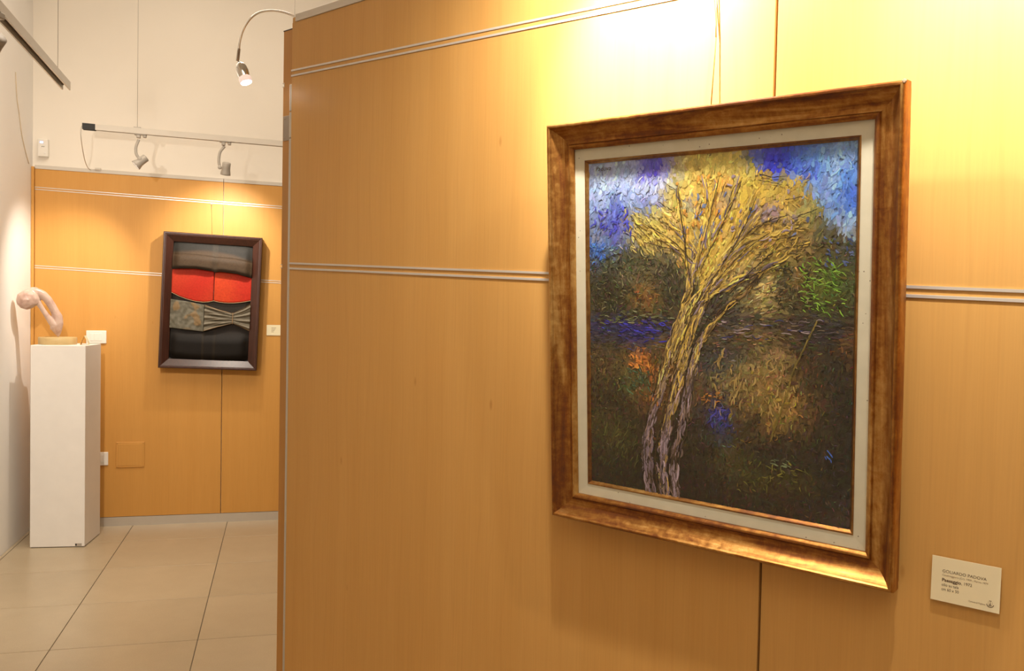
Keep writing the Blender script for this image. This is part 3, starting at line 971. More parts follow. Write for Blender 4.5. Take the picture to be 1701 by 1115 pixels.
# ------------------------------------------------------------------ the large landscape in the gilt frame
e1 = MAIN.e.copy(); n1 = MAIN.n.copy(); zz = Vector((0, 0, 1))
v1 = math.cos(TILT) * zz + math.sin(TILT) * n1
n2 = math.cos(TILT) * n1 - math.sin(TILT) * zz
e2 = math.cos(RHO) * e1 + math.sin(RHO) * v1
v2 = -math.sin(RHO) * e1 + math.cos(RHO) * v1
CW, CH = 0.4846, 0.590                              # canvas in view
CD = 0.012                                          # canvas depth above the frame's back
pc = PCEN - n2 * CD
PM = Matrix(((e2.x, -n2.x, v2.x, pc.x), (e2.y, -n2.y, v2.y, pc.y), (e2.z, -n2.z, v2.z, pc.z), (0, 0, 0, 1)))
pic = empty('framed_landscape', matrix=PM)
tag(pic, 'large landscape painting of a yellow tree in a worn gilt frame', 'painting')
FWD, LIN, LIP = 0.0475, 0.0205, 0.0065
FA, FB = CW / 2 + FWD + LIN + LIP, CH / 2 + FWD + LIN + LIP
def arc(u0, d0, u1, d1, sag, n=7):
    out = []
    for k in range(n + 1):
        t = k / n
        out.append((u0 + (u1 - u0) * t, d0 + (d1 - d0) * t - sag * math.sin(math.pi * t)))
    return out
prof = [(0.005, 0.0), (0.005, 0.016), (0.0, 0.018), (0.0, 0.038), (0.0012, 0.0425), (0.0035, 0.0448), (0.0062, 0.0448), (0.0082, 0.0428), (0.009, 0.040)]
prof += arc(0.0095, 0.0395, 0.0375, 0.0245, 0.0062)
prof += [(0.0385, 0.0262), (0.0400, 0.0276), (0.0420, 0.0276), (0.0438, 0.0262), (0.0462, 0.0235), (FWD, 0.0225), (FWD, 0.0185), (FWD - 0.012, 0.0185), (FWD - 0.012, 0.0)]
frame_rails('frame_rail', FA, FB, prof, (M['gilt'], M['gilt_v']), pic, smooth=True)
la, lb_ = FA - FWD + 0.009, FB - FWD + 0.009
lp_ = [(0.0, 0.011), (0.0, 0.0180), (0.009, 0.0180), (0.009 + LIN, 0.0168), (0.009 + LIN, 0.011)]
frame_rails('linen_liner', la, lb_, lp_, M['linen'], pic)
ga_, gb_ = CW / 2 + LIP, CH / 2 + LIP
frame_rails('gilt_slip', ga_, gb_, [(0.0, 0.0105), (0.0, 0.0172), (0.0012, 0.0180), (0.0026, 0.0178), (0.0036, 0.0162), (LIP, 0.0132), (LIP, 0.0105)], (M['gilt'], M['gilt_v']), pic, smooth=True)
# glass just behind the gilt rails
box('glass_pane', -(FA - FWD + 0.004), FA - FWD + 0.004, -0.0210, -0.0192, -(FB - FWD + 0.004), FB - FWD + 0.004, M['glass'], pic)
box('backboard', -(FA - 0.03), FA - 0.03, -0.0095, -0.004, -(FB - 0.03), FB - 0.03, M['wood_edge'], pic)
# chipped plaster on the upper right corner
bm = bmesh.new()
bmesh.ops.create_icosphere(bm, subdivisions=2, radius=0.0036, matrix=Matrix.Translation((FA - 0.0022, -0.0428, FB - 0.0026)) @ Matrix.Diagonal((0.9, 0.75, 1.0, 1)))
rnd = random.Random(5)
for v in bm.verts:
    v.co += Vector((rnd.uniform(-1, 1), rnd.uniform(-1, 1), rnd.uniform(-1, 1))) * 0.0006
bm_obj('corner_chip', bm, plain('bare_gesso', (0.34, 0.22, 0.14), 0.9), pic)

# photo pixel -> canvas coordinates (metres, centred): homography of the four canvas corners
def homog(src, dst):
    A = []
    for (x, y), (u, v) in zip(src, dst):
        A.append([x, y, 1, 0, 0, 0, -u * x, -u * y, -u]); A.append([0, 0, 0, x, y, 1, -v * x, -v * y, -v])
    return np.linalg.svd(np.array(A, float))[2][-1].reshape(3, 3)
KP = [(981, 268), (1420, 236.5), (1418.4, 881.3), (981.4, 796.6)]
HC = homog(KP, [(-CW / 2, CH / 2), (CW / 2, CH / 2), (CW / 2, -CH / 2), (-CW / 2, -CH / 2)])
HI = np.linalg.inv(HC)
def ap(Hm, P):
    P = np.asarray(P, float)
    q = np.concatenate([P, np.ones(P.shape[:-1] + (1,))], -1) @ Hm.T
    return q[..., :2] / q[..., 2:3]

rng = np.random.default_rng(11)
# pigment patches: x, y in the photograph, colour as it reads there
CP = np.array([
 # sky on the left
 (990,280,172,186,232),(1020,285,186,198,238),(1050,285,170,180,232),(1075,283,110,105,225),(1095,278,95,80,225),(1112,290,190,190,225),(1000,305,180,192,228),(1035,305,172,186,230),
 (1070,305,198,200,228),(1095,305,200,200,220),(990,325,150,165,205),(1015,330,138,152,192),(1045,325,150,165,208),(1075,325,165,175,215),(1095,330,150,150,190),(1000,345,140,155,198),
 (1030,345,88,98,178),(1020,340,95,105,190),(1060,340,120,135,190),(1080,340,112,112,165),(992,365,112,124,178),(1015,365,98,104,180),(1030,370,82,80,180),(1045,375,110,115,170),
 (990,385,125,130,150),(1005,385,110,120,160),(1025,390,85,90,165),(1040,392,120,125,140),(985,405,70,105,190),(1000,410,75,110,175),(1020,410,90,100,120),
 # sky on the right and top
 (1262,262,95,120,225),(1275,262,62,60,215),(1290,268,48,48,205),(1305,272,52,70,212),(1318,262,80,115,225),(1300,285,70,95,215),(1325,285,95,135,228),(1345,262,95,140,228),
 (1365,262,120,165,235),(1385,265,150,180,230),(1405,262,130,165,225),(1345,290,70,95,210),(1365,285,110,150,230),(1385,295,150,180,232),(1405,290,95,140,225),(1350,310,120,155,228),
 (1370,315,140,170,228),(1392,318,100,140,222),(1410,320,72,115,215),(1380,340,115,155,225),(1400,345,72,115,212),(1412,360,130,160,215),(1398,365,150,170,210),(1412,385,165,180,205),(1385,358,140,165,205),
 # crown
 (1130,282,205,185,120),(1150,280,222,190,95),(1175,275,232,205,110),(1200,275,238,208,110),(1225,278,220,190,95),(1245,285,195,175,85),(1120,305,195,178,115),(1140,310,228,190,90),
 (1160,300,222,180,85),(1180,300,232,190,85),(1200,305,225,165,70),(1215,315,170,150,110),(1235,305,228,190,80),(1260,300,212,175,75),(1285,300,205,168,75),(1310,305,200,165,70),
 (1325,315,190,155,70),(1110,330,200,175,100),(1130,335,232,192,80),(1145,335,140,140,150),(1155,330,225,180,85),(1175,335,222,170,75),(1185,345,222,160,75),(1205,335,200,160,110),
 (1225,335,230,190,80),(1250,330,215,175,75),(1280,330,205,165,70),(1300,340,215,172,75),(1320,335,195,155,75),(1335,325,170,145,75),(1090,345,195,178,100),(1080,365,205,182,95),
 (1060,355,190,170,95),(1050,370,200,175,90),(1100,370,215,185,85),(1120,365,205,160,110),(1140,365,230,190,85),(1160,370,232,185,80),(1180,372,225,180,85),(1170,385,90,105,150),
 (1200,370,225,180,80),(1225,365,225,185,80),(1250,360,200,160,80),(1275,350,170,140,140),(1285,345,160,135,145),(1310,358,150,130,130),(1320,350,190,165,90),(1340,345,165,150,85),
 (1300,370,205,165,75),(1280,380,200,160,72),(1330,375,180,150,80),(1345,365,150,140,80),(1065,390,195,165,80),(1085,395,205,170,80),(1110,395,195,160,85),(1130,395,215,175,80),
 (1150,400,222,180,80),(1175,405,228,185,80),(1200,400,225,185,80),(1220,395,190,155,90),(1245,395,200,165,78),(1270,400,195,155,70),(1300,400,185,145,65),(1320,395,150,120,60),
 (1340,385,125,105,60),(1090,415,110,100,70),(1120,420,125,110,75),(1145,425,205,165,80),(1165,430,215,175,80),(1190,425,218,178,80),(1215,425,185,150,90),(1240,425,205,170,80),
 (1260,425,150,125,70),(1280,425,160,135,65),(1310,415,150,120,60),
 # right bush
 (1360,370,115,100,60),(1370,385,85,80,55),(1390,390,80,72,50),(1405,400,90,80,55),(1412,412,70,75,80),(1345,410,120,98,55),(1370,410,90,78,45),(1395,420,80,75,50),(1330,430,105,95,50),
 (1350,440,95,90,42),(1375,440,85,88,40),(1400,440,85,82,42),(1413,450,70,70,45),(1340,460,98,95,42),(1365,465,95,110,40),(1390,465,85,100,38),(1410,475,72,75,40),(1330,480,90,80,45),
 (1360,490,88,92,38),(1385,495,75,82,35),(1408,505,65,62,35),(1290,440,130,110,55),(1310,450,95,85,50),(1300,470,85,80,55),(1320,490,80,70,40),(1340,510,72,62,35),(1380,515,68,62,35),
 (1275,470,200,165,95),(1270,485,205,175,110),(1285,495,150,130,80),(1260,500,140,120,70),(1250,480,120,110,70),(1245,455,120,105,85),(1300,500,85,72,42),(1265,455,135,125,75),(1330,455,160,110,60),
 # left bush
 (990,425,65,80,105),(1010,430,72,75,60),(1035,425,78,75,55),(1060,420,85,78,52),(1085,435,70,65,48),(1110,440,80,72,50),(1130,445,88,78,52),(990,450,70,66,48),(1015,455,62,58,40),
 (1045,455,92,85,58),(1075,455,105,92,58),(1100,460,75,66,45),(1125,470,70,62,45),(990,480,66,60,40),(1015,485,58,52,36),(1045,480,72,64,40),(1070,482,135,95,50),(1085,492,125,90,48),
 (1060,498,118,84,42),(1110,490,72,62,40),(990,505,72,64,42),(1020,512,60,54,36),(1055,515,68,62,38),(1090,515,72,64,40),(1120,515,78,66,45),
 # water
 (990,532,48,45,80),(1020,535,52,50,92),(1045,538,45,42,110),(1065,545,48,45,125),(1085,550,50,48,105),(1105,540,62,58,70),(995,550,60,54,66),(1025,555,58,52,62),(1055,560,62,52,78),(1080,565,90,72,48),(1100,562,110,84,48),
 (1190,525,72,62,52),(1220,535,68,60,62),(1250,530,80,68,58),(1280,540,82,70,55),(1320,540,62,50,48),(1350,535,60,52,46),(1390,535,52,48,48),(1412,545,70,50,36),
 (1200,550,95,82,55),(1235,550,120,98,55),(1270,555,125,100,55),(1310,552,95,75,45),(1345,555,62,52,45),(1385,552,52,46,50),(1410,565,92,60,34),
 # ground on the left
 (990,575,85,70,45),(1015,575,75,62,40),(1045,580,90,72,42),(1065,592,180,108,52),(1055,585,140,92,48),(1075,598,160,98,48),(1095,590,95,78,45),(990,600,88,68,40),(1020,605,92,74,42),(1045,612,88,75,45),
 (1070,620,75,80,48),(1090,610,120,78,40),(990,630,70,56,34),(1020,635,62,52,30),(1050,635,75,75,42),(1065,650,120,80,38),(1085,640,95,68,36),(990,660,60,48,28),(1020,665,56,46,28),(1045,670,62,50,30),(1070,672,78,56,34),
 (990,690,70,58,32),(1015,690,66,55,32),(1045,700,56,48,28),(1065,705,54,42,28),(995,715,62,52,28),(1025,720,72,62,32),(1050,725,62,54,30),(990,745,52,42,26),(1020,748,58,52,30),(1050,750,52,44,26),
 (995,775,48,40,26),(1030,775,46,38,26),(1060,775,44,36,24),(1005,795,44,36,24),(1040,800,42,34,24),(1065,805,42,34,24),
 # middle and right ground
 (1180,575,75,64,46),(1210,578,70,62,62),(1240,580,78,66,50),(1270,585,120,98,62),(1300,590,150,120,78),(1330,590,75,56,36),(1360,590,64,52,36),(1390,595,48,40,32),(1412,600,72,48,28),
 (1180,600,58,56,62),(1205,605,85,80,72),(1235,605,130,110,70),(1265,612,140,115,70),(1300,615,125,100,60),(1330,615,78,58,34),(1365,620,62,48,32),(1395,620,46,40,32),
 (1170,630,92,74,48),(1195,630,128,106,68),(1220,630,135,112,66),(1250,635,135,108,62),(1280,640,140,112,60),(1310,640,138,110,58),(1335,640,88,66,38),(1365,645,58,46,30),(1400,650,44,38,30),
 (1170,660,90,68,44),(1195,655,70,62,70),(1215,660,100,80,52),(1245,665,120,95,52),(1275,665,125,98,52),(1300,670,150,118,60),(1325,670,135,105,55),(1350,672,80,60,36),(1400,680,42,36,28),
 (1160,690,62,52,40),(1190,685,55,52,105),(1205,695,56,56,110),(1225,690,80,64,42),(1255,700,72,56,36),(1285,700,135,104,52),(1310,700,120,92,48),(1340,705,78,58,34),(1375,705,52,42,28),(1408,712,42,36,28),
 (1150,720,52,42,30),(1175,720,50,44,36),(1205,722,58,58,75),(1235,725,62,50,32),(1265,730,62,48,32),(1300,732,56,44,32),(1335,735,52,42,30),(1370,740,46,38,28),(1408,745,40,35,28),
 (1150,750,48,38,26),(1180,752,52,46,28),(1210,750,70,62,34),(1235,755,66,58,32),(1265,760,52,42,32),(1300,762,50,40,32),(1335,765,52,42,30),(1375,770,42,36,28),(1408,780,40,34,27),
 (1150,785,46,36,26),(1180,785,50,42,30),(1215,782,66,56,34),(1245,785,72,64,32),(1280,790,62,54,28),(1310,795,62,52,28),(1340,800,60,52,26),(1375,805,42,36,27),(1408,812,42,36,28),
 (1150,815,44,34,25),(1185,820,44,35,26),(1220,820,48,38,28),(1260,830,50,40,30),(1300,835,50,38,28),(1340,840,48,36,28),(1380,845,50,40,34),(1408,855,58,50,42),(1080,800,46,36,26),(1130,800,46,36,26)], float)
CPm = ap(HC, CP[:, :2])                      # patch centres on the canvas
CPc = CP[:, 2:] / 255.0
def illum(y):                                # how much lamp light reaches that height of the canvas (to turn seen colour into pigment)
    return np.interp(y, [250, 450, 650, 880], [1.10, 0.88, 0.70, 0.68])
def pigment(rgb01, y):
    c = s2l(np.clip(rgb01, 0, 1)) / illum(y)[..., None]
    return np.clip(c / np.array([1.0, 0.93, 0.82]), 0.004, 0.92)

def field_color(P, spread):
    Q = P + rng.normal(0, spread, P.shape)
    d = ((Q[:, None, :] - CPm[None]) ** 2).sum(-1)
    i = np.argsort(d, 1)[:, :3]
    w = 1.0 / (np.take_along_axis(d, i, 1) + 6e-6)
    w /= w.sum(1, keepdims=True)
    return (CPc[i] * w[..., None]).sum(1)
def direction(px):
    x, y = px[:, 0], px[:, 1]
    n = len(x)
    a = rng.uniform(0, math.pi, n)                                    # bushes: any way
    sky = ((y < 400) & (x < 1110)) | ((x > 1250) & (y < 400))
    a = np.where(sky, rng.normal(math.radians(75), 0.45, n), a)
    crown = (y < 520) & (x > 1100) & (x < 1300)
    ra = np.arctan2(560 - y, x - 1150)
    a = np.where(crown, ra + rng.normal(0, 0.4, n), a)
    lcr = (y > 330) & (y < 430) & (x > 1040) & (x <= 1110)
    a = np.where(lcr, rng.normal(math.radians(125), 0.45, n), a)
    water = (y > 515) & (y < 575)
    a = np.where(water, rng.normal(0.0, 0.16, n), a)
    ground = (y >= 575)
    a = np.where(ground, np.where(rng.random(n) < 0.6, rng.normal(math.radians(84), 0.28, n), rng.normal(0, 0.5, n)), a)
    return a
SV, SF, SC = [], [], []
vcount = 0
def strokes(center, ang, length, width, hgt, base, colr, curve, nseg=4):
    """batch of bristle strokes: arched strips, 3 points across, nseg along"""
    global vcount
    n = len(center)
    t = np.linspace(-0.5, 0.5, nseg + 1)
    dx, dz = np.cos(ang), np.sin(ang)
    taper = 1 - 0.45 * (2 * np.abs(t)) ** 4
    bend = curve[:, None] * (t[None] ** 2 * 4 - 0.5) * length[:, None]
    cx = center[:, 0:1] + dx[:, None] * t[None] * length[:, None] - dz[:, None] * bend
    cz = center[:, 1:2] + dz[:, None] * t[None] * length[:, None] + dx[:, None] * bend
    V = np.zeros((n, nseg + 1, 3, 3), np.float32)
    wob = 1 + rng.normal(0, 0.16, (n, nseg + 1))
    for j, (o, hf) in enumerate(((-1, 0.0), (0, 1.0), (1, 0.0))):
        wv = width[:, None] * 0.5 * taper[None] * wob * o
        V[:, :, j, 0] = cx - dz[:, None] * wv
        V[:, :, j, 2] = cz + dx[:, None] * wv
        hh = base[:, None] + 0.42 * hgt[:, None] * hf * (0.75 + 0.5 * rng.random((n, nseg + 1))) * (1 - 0.45 * (2 * np.abs(t[None])) ** 2)
        if hf == 0:
            hh = base[:, None] + hgt[:, None] * 0.25 * rng.random((n, nseg + 1)) + 0 * hh
        V[:, :, j, 1] = -(CD + hh)
    V[..., 0] = np.clip(V[..., 0], -CW / 2 - 0.001, CW / 2 + 0.001)
    V[..., 2] = np.clip(V[..., 2], -CH / 2 - 0.001, CH / 2 + 0.001)
    idx = np.arange(n * (nseg + 1) * 3).reshape(n, nseg + 1, 3) + vcount
    f = []
    for i in range(nseg):
        for j in range(2):
            f.append(np.stack([idx[:, i, j], idx[:, i, j + 1], idx[:, i + 1, j + 1], idx[:, i + 1, j]], -1))
    SF.append(np.concatenate(f)); SV.append(V.reshape(-1, 3))
    c = colr[:, None, None, :] * (1 + rng.normal(0, 0.07, (n, nseg + 1, 3, 1)))
    SC.append(np.clip(c.reshape(-1, 3), 0.003, 0.95)); vcount += n * (nseg + 1) * 3
def lay(n, lmin, lmax, wmin, wmax, hmax, base, spread, jit, mask=None):
    P = np.stack([rng.uniform(-CW / 2, CW / 2, n), rng.uniform(-CH / 2, CH / 2, n)], -1)
    px = ap(HI, P)
    if mask is not None:
        k = mask(px); P, px = P[k], px[k]
    n = len(P)
    c = field_color(P, spread)
    c = c * (1 + rng.normal(0, jit, (n, 1))) + rng.normal(0, jit * 0.16, (n, 3))
    strokes(P, direction(px), rng.uniform(lmin, lmax, n), rng.uniform(wmin, wmax, n), rng.uniform(0.15, 1, n) * hmax,
            base + rng.uniform(0, 0.0004, n), pigment(c, px[:, 1]), rng.normal(0, 0.12, n))
lay(3600, 0.014, 0.030, 0.0060, 0.0110, 0.0005, 0.0002, 0.0040, 0.05)
lay(6000, 0.008, 0.018, 0.0028, 0.0066, 0.0007, 0.0005, 0.0055, 0.10)
crown_m = lambda p: (p[:, 1] < 450) & (p[:, 0] > 1040) & (p[:, 0] < 1345)
dark_m = lambda p: (p[:, 1] > 395)
lay(5200, 0.004, 0.011, 0.0012, 0.0032, 0.0011, 0.0008, 0.0065, 0.20, dark_m)
lay(2000, 0.007, 0.018, 0.0045, 0.0105, 0.0004, 0.0009, 0.0050, 0.06, crown_m)
lay(700, 0.005, 0.013, 0.0014, 0.0036, 0.0010, 0.0011, 0.0080, 0.14, crown_m)

lay(2600, 0.003, 0.009, 0.0007, 0.0016, 0.0016, 0.0013, 0.0090, 0.42, dark_m)
lay(900, 0.006, 0.018, 0.0010, 0.0022, 0.0012, 0.0011, 0.0060, 0.12, lambda p: ((p[:, 1] < 400) & (p[:, 0] < 1110)) | ((p[:, 0] > 1300) & (p[:, 1] < 390)))

def poly_strokes(pts, colr, width, n=1, spread=0.0, hgt=0.0009, base=0.0013, jit=0.1, seg=0.012):
    """lay strokes end to end along a line given in photo pixels; n parallel runs"""
    pts = np.array(pts, float)
    q = ap(HC, pts)
    for r in range(n):
        off = rng.normal(0, spread)
        sp_ = [Vector((a[0], 0, a[1])) for a in q]
        path = np.array([(v.x, v.z) for v in smooth_path(sp_, 6)])
        d = np.diff(path, axis=0); ln = np.hypot(d[:, 0], d[:, 1]); cum = np.concatenate([[0], np.cumsum(ln)])
        m = max(1, int(cum[-1] / (seg * 0.72)))
        ts = (np.arange(m) + 0.5) / m * cum[-1]
        x = np.interp(ts, cum, path[:, 0]); z = np.interp(ts, cum, path[:, 1])
        x2 = np.interp(np.minimum(ts + 0.003, cum[-1]), cum, path[:, 0]); z2 = np.interp(np.minimum(ts + 0.003, cum[-1]), cum, path[:, 1])
        x1 = np.interp(np.maximum(ts - 0.003, 0), cum, path[:, 0]); z1 = np.interp(np.maximum(ts - 0.003, 0), cum, path[:, 1])
        ang = np.arctan2(z2 - z1, x2 - x1)
        C_ = np.stack([x - np.sin(ang) * off, z + np.cos(ang) * off], -1) + rng.normal(0, 0.0004, (m, 2))
        py = ap(HI, C_)[:, 1]
        c0 = np.array(colr[rng.integers(len(colr))], float) / 255.0
        c = c0[None] * (1 + rng.normal(0, jit, (m, 1)))
        strokes(C_, ang + rng.normal(0, 0.05, m), np.full(m, seg) * rng.uniform(0.8, 1.25, m), np.full(m, width) * rng.uniform(0.7, 1.3, m),
                np.full(m, hgt), base + rng.uniform(0, 0.0004, m), pigment(c, py), rng.normal(0, 0.04, m))
LAV = [(132, 112, 122), (118, 98, 106), (148, 128, 136)]; OCH = [(188, 152, 72), (172, 136, 62), (200, 165, 82)]
DRK = [(58, 42, 26), (48, 36, 24), (70, 52, 30)]; YEL = [(226, 186, 82), (215, 172, 72), (232, 196, 98)]; BRN = [(120, 92, 58), (104, 80, 54)]
trunk_l = [(1082, 818), (1076, 765), (1078, 722), (1086, 682), (1098, 642), (1108, 602), (1120, 560), (1135, 518), (1146, 480), (1151, 440), (1154, 405)]
trunk_m = [(1108, 822), (1101, 775), (1106, 730), (1114, 690), (1125, 642), (1136, 592), (1150, 545), (1166, 505), (1182, 465), (1205, 425), (1235, 388), (1262, 352)]
trunk_r = [(1127, 826), (1121, 785), (1128, 742), (1138, 692), (1146, 642), (1153, 602), (1166, 562), (1188, 532), (1216, 502), (1246, 472), (1272, 445)]
def stem(T, half, n, cols_low, cols_high, ysw, hgt=0.0014, base=0.0012):
    """knotted bark: short strokes scattered over the width of a stem"""
    q = [Vector((a[0], 0, a[1])) for a in ap(HC, T)]
    path = np.array([(v.x, v.z) for v in smooth_path(q, 8)])
    m = len(path)
    t = rng.uniform(0, m - 1.001, n); k = t.astype(int); f = (t - k)[:, None]
    c = path[k] * (1 - f) + path[k + 1] * f
    tg = path[np.minimum(k + 2, m - 1)] - path[np.maximum(k - 1, 0)]
    ang = np.arctan2(tg[:, 1], tg[:, 0])
    hw_ = half * np.interp(t / (m - 1), [0, 0.5, 1.0], [1.0, 0.9, 0.35])
    off = rng.uniform(-1, 1, n) * hw_
    knot = 0.0014 * np.sin(t * 0.9 + off * 900)
    P = c + np.stack([-np.sin(ang), np.cos(ang)], -1) * (off + knot)[:, None]
    py = ap(HI, P)[:, 1]
    lo = np.array(cols_low, float)[rng.integers(len(cols_low), size=n)]; hi = np.array(cols_high, float)[rng.integers(len(cols_high), size=n)]
    w = np.clip((ysw - py) / 70 + 0.5 + rng.normal(0, 0.25, n), 0, 1)[:, None]
    col = (lo * (1 - w) + hi * w) / 255 * (1 + rng.normal(0, 0.13, (n, 1)))
    strokes(P, ang + rng.normal(0, 0.10, n), rng.uniform(0.010, 0.034, n), rng.uniform(0.0012, 0.0036, n), rng.uniform(0.4, 1, n) * hgt, base + rng.uniform(0, 0.0009, n), pigment(col, py), rng.normal(0, 0.1, n))
LOWC = LAV + [(112, 92, 96), (96, 76, 66), (70, 52, 36), (128, 104, 92)]
HIC = OCH + [(150, 122, 84), (140, 118, 118), (92, 70, 40), (205, 172, 96), (118, 92, 52)]
stem(trunk_l, 0.0100, 420, LOWC, HIC, 640); stem(trunk_m, 0.0095, 460, LOWC + OCH[:1], HIC, 680); stem(trunk_r[:8], 0.0095, 260, LOWC[2:], HIC + BRN, 600)
stem(trunk_r[6:], 0.0045, 60, HIC, OCH + BRN + DRK, 560, 0.0010)
stem([(1120, 600), (1140, 540), (1155, 500), (1180, 455)], 0.012, 90, HIC, YEL + HIC, 560)
# dark grooves between the stems
poly_strokes([(1096, 822), (1090, 770), (1094, 722), (1104, 680), (1116, 640), (1126, 596), (1140, 552), (1155, 512), (1168, 478)], DRK, 0.0020, 1, 0.0008, 0.0003, 0.0022)
poly_strokes([(1118, 826), (1112, 780), (1118, 735), (1127, 690), (1136, 645), (1145, 600), (1158, 558), (1178, 522), (1200, 495)], DRK, 0.0018, 1, 0.0008, 0.0003, 0.0022)
poly_strokes([(1070, 770), (1070, 725), (1078, 682), (1090, 640), (1100, 600)], DRK, 0.0020, 1, 0.0004, 0.0004, 0.0020)
br = [[(1156, 520), (1176, 486), (1205, 452), (1240, 415), (1285, 382)], [(1150, 470), (1142, 420), (1135, 370), (1128, 315)], [(1155, 445), (1168, 395), (1180, 345), (1192, 292)],
      [(1162, 440), (1186, 390), (1208, 345), (1228, 300)], [(1170, 470), (1205, 420), (1232, 370), (1250, 325)], [(1165, 500), (1210, 470), (1250, 452), (1300, 430)], [(1148, 430), (1120, 400), (1090, 380), (1060, 362)],
      [(1152, 410), (1130, 380), (1105, 355)], [(1190, 440), (1235, 405), (1275, 390), (1315, 378)], [(1175, 400), (1178, 350), (1172, 300)]]
for b_ in br:
    stem(b_, 0.0055, 46, YEL + OCH + BRN[:1], YEL + OCH, 420, 0.0011, 0.0013)
    stem(b_, 0.0040, 9, LAV, LAV + YEL, 420, 0.0012, 0.0017)
for b_ in br[:7] + [[(1140, 440), (1140, 400), (1132, 350)], [(1215, 480), (1255, 440), (1285, 415)], [(1180, 520), (1225, 482), (1262, 440)], [(1195, 430), (1240, 380), (1268, 365), (1300, 355)]]:
    o_ = rng.normal(3, 4)
    poly_strokes([(x + o_, y) for x, y in b_], DRK + [(84, 62, 36)], 0.0013, 1, 0.0004, 0.0004, 0.0027, 0.1, 0.009)
twigs = [[(1262, 288), (1285, 294), (1305, 292)], [(1260, 298), (1298, 305)], [(1105, 298), (1126, 314)], [(1315, 362), (1340, 352), (1356, 346)], [(1078, 398), (1105, 405), (1130, 410)], [(1092, 392), (1120, 400)],
         [(1250, 385), (1270, 368), (1290, 360)], [(1212, 330), (1220, 310), (1232, 300)], [(1160, 360), (1168, 330)], [(1198, 325), (1206, 300)], [(1140, 410), (1142, 370)], [(1186, 366), (1196, 350)], [(1236, 470), (1280, 484)],
         [(1095, 330), (1118, 345)], [(1075, 358), (1095, 385)], [(1062, 372), (1082, 392)], [(1060, 420), (1085, 425)], [(1290, 395), (1325, 388)], [(1300, 410), (1345, 402)], [(1305, 330), (1330, 326)]]
for t_ in twigs:
    poly_strokes(t_, DRK + [(96, 72, 40)], 0.0012, 1, 0.0, 0.0005, 0.0022, 0.1, 0.008)
# leaning pole, thin
poly_strokes([(1358, 530), (1340, 570), (1320, 612), (1310, 650), (1292, 705), (1284, 728)], [(120, 100, 45), (105, 88, 40)], 0.0022, 2, 0.0003, 0.0006, 0.0022)
def dabs(n, x0, x1, y0, y1, cols, lmin, lmax, w0, w1, am, asd, hgt=0.0013, base=0.0016):
    P = ap(HC, np.stack([rng.uniform(x0, x1, n), rng.uniform(y0, y1, n)], -1))
    c = np.array(cols, float)[rng.integers(len(cols), size=n)] / 255.0 * (1 + rng.normal(0, 0.1, (n, 1)))
    py = ap(HI, P)[:, 1]
    strokes(P, rng.normal(math.radians(am), math.radians(asd), n), rng.uniform(lmin, lmax, n), rng.uniform(w0, w1, n), np.full(n, hgt), base + rng.uniform(0, 0.0003, n), pigment(c, py), rng.normal(0, 0.12, n))
dabs(95, 1330, 1405, 425, 520, [(118, 158, 45), (135, 172, 55), (95, 135, 40)], 0.005, 0.012, 0.0010, 0.0020, -20, 28)
dabs(26, 1370, 1416, 388, 440, [(70, 85, 135), (60, 72, 110), (90, 100, 140)], 0.004, 0.008, 0.0020, 0.0032, -30, 25)
dabs(26, 985, 1050, 340, 385, [(70, 72, 185), (85, 88, 195), (60, 60, 170)], 0.006, 0.014, 0.0025, 0.0045, 60, 35)
dabs(18, 984, 1010, 398, 440, [(62, 105, 190), (75, 120, 200)], 0.004, 0.009, 0.0022, 0.004, 45, 40)
dabs(30, 1000, 1115, 527, 562, [(48, 44, 150), (58, 55, 165), (40, 38, 120)], 0.006, 0.016, 0.0016, 0.0030, -8, 14)
dabs(40, 990, 1120, 510, 530, [(110, 108, 70), (130, 128, 92), (90, 95, 52)], 0.006, 0.015, 0.0012, 0.0024, 0, 12)
dabs(50, 1190, 1400, 528, 560, [(130, 112, 110), (110, 92, 70), (92, 78, 80), (150, 130, 130), (60, 58, 110)], 0.006, 0.018, 0.0011, 0.0024, 0, 8)
dabs(60, 1190, 1325, 580, 690, [(160, 132, 78), (150, 122, 70), (172, 142, 84), (140, 112, 62)], 0.008, 0.020, 0.0016, 0.0034, 82, 14)
dabs(18, 1048, 1080, 580, 605, [(200, 118, 50), (215, 130, 58), (180, 104, 46)], 0.006, 0.012, 0.0022, 0.0044, -15, 22)
dabs(16, 1080, 1095, 600, 670, [(150, 88, 40), (165, 100, 46)], 0.006, 0.014, 0.0020, 0.0036, 85, 10)
dabs(24, 1045, 1085, 605, 650, [(70, 100, 72), (88, 116, 82), (60, 84, 62)], 0.006, 0.014, 0.0014, 0.0026, -40, 25)
dabs(26, 1180, 1215, 672, 705, [(58, 55, 140), (70, 68, 158), (48, 45, 115)], 0.006, 0.013, 0.0016, 0.0034, 50, 40)
dabs(14, 1170, 1200, 648, 665, [(165, 105, 45), (150, 96, 44)], 0.004, 0.010, 0.0016, 0.003, 20, 40)
dabs(36, 1000, 1060, 690, 770, [(92, 86, 42), (80, 78, 40), (70, 70, 38)], 0.008, 0.020, 0.0012, 0.0026, 70, 18)
dabs(36, 1230, 1350, 765, 815, [(96, 90, 34), (84, 80, 32), (112, 104, 40)], 0.006, 0.014, 0.0012, 0.0026, 0, 40)
dabs(10, 1285, 1315, 762, 776, [(110, 118, 84)], 0.006, 0.012, 0.0012, 0.002, -8, 8)
dabs(5, 1372, 1386, 748, 764, [(62, 100, 190)], 0.006, 0.010, 0.0016, 0.0024, -55, 10)
dabs(30, 1195, 1350, 290, 400, [(160, 138, 150), (118, 126, 160), (150, 132, 140)], 0.005, 0.011, 0.0024, 0.0048, 60, 35)
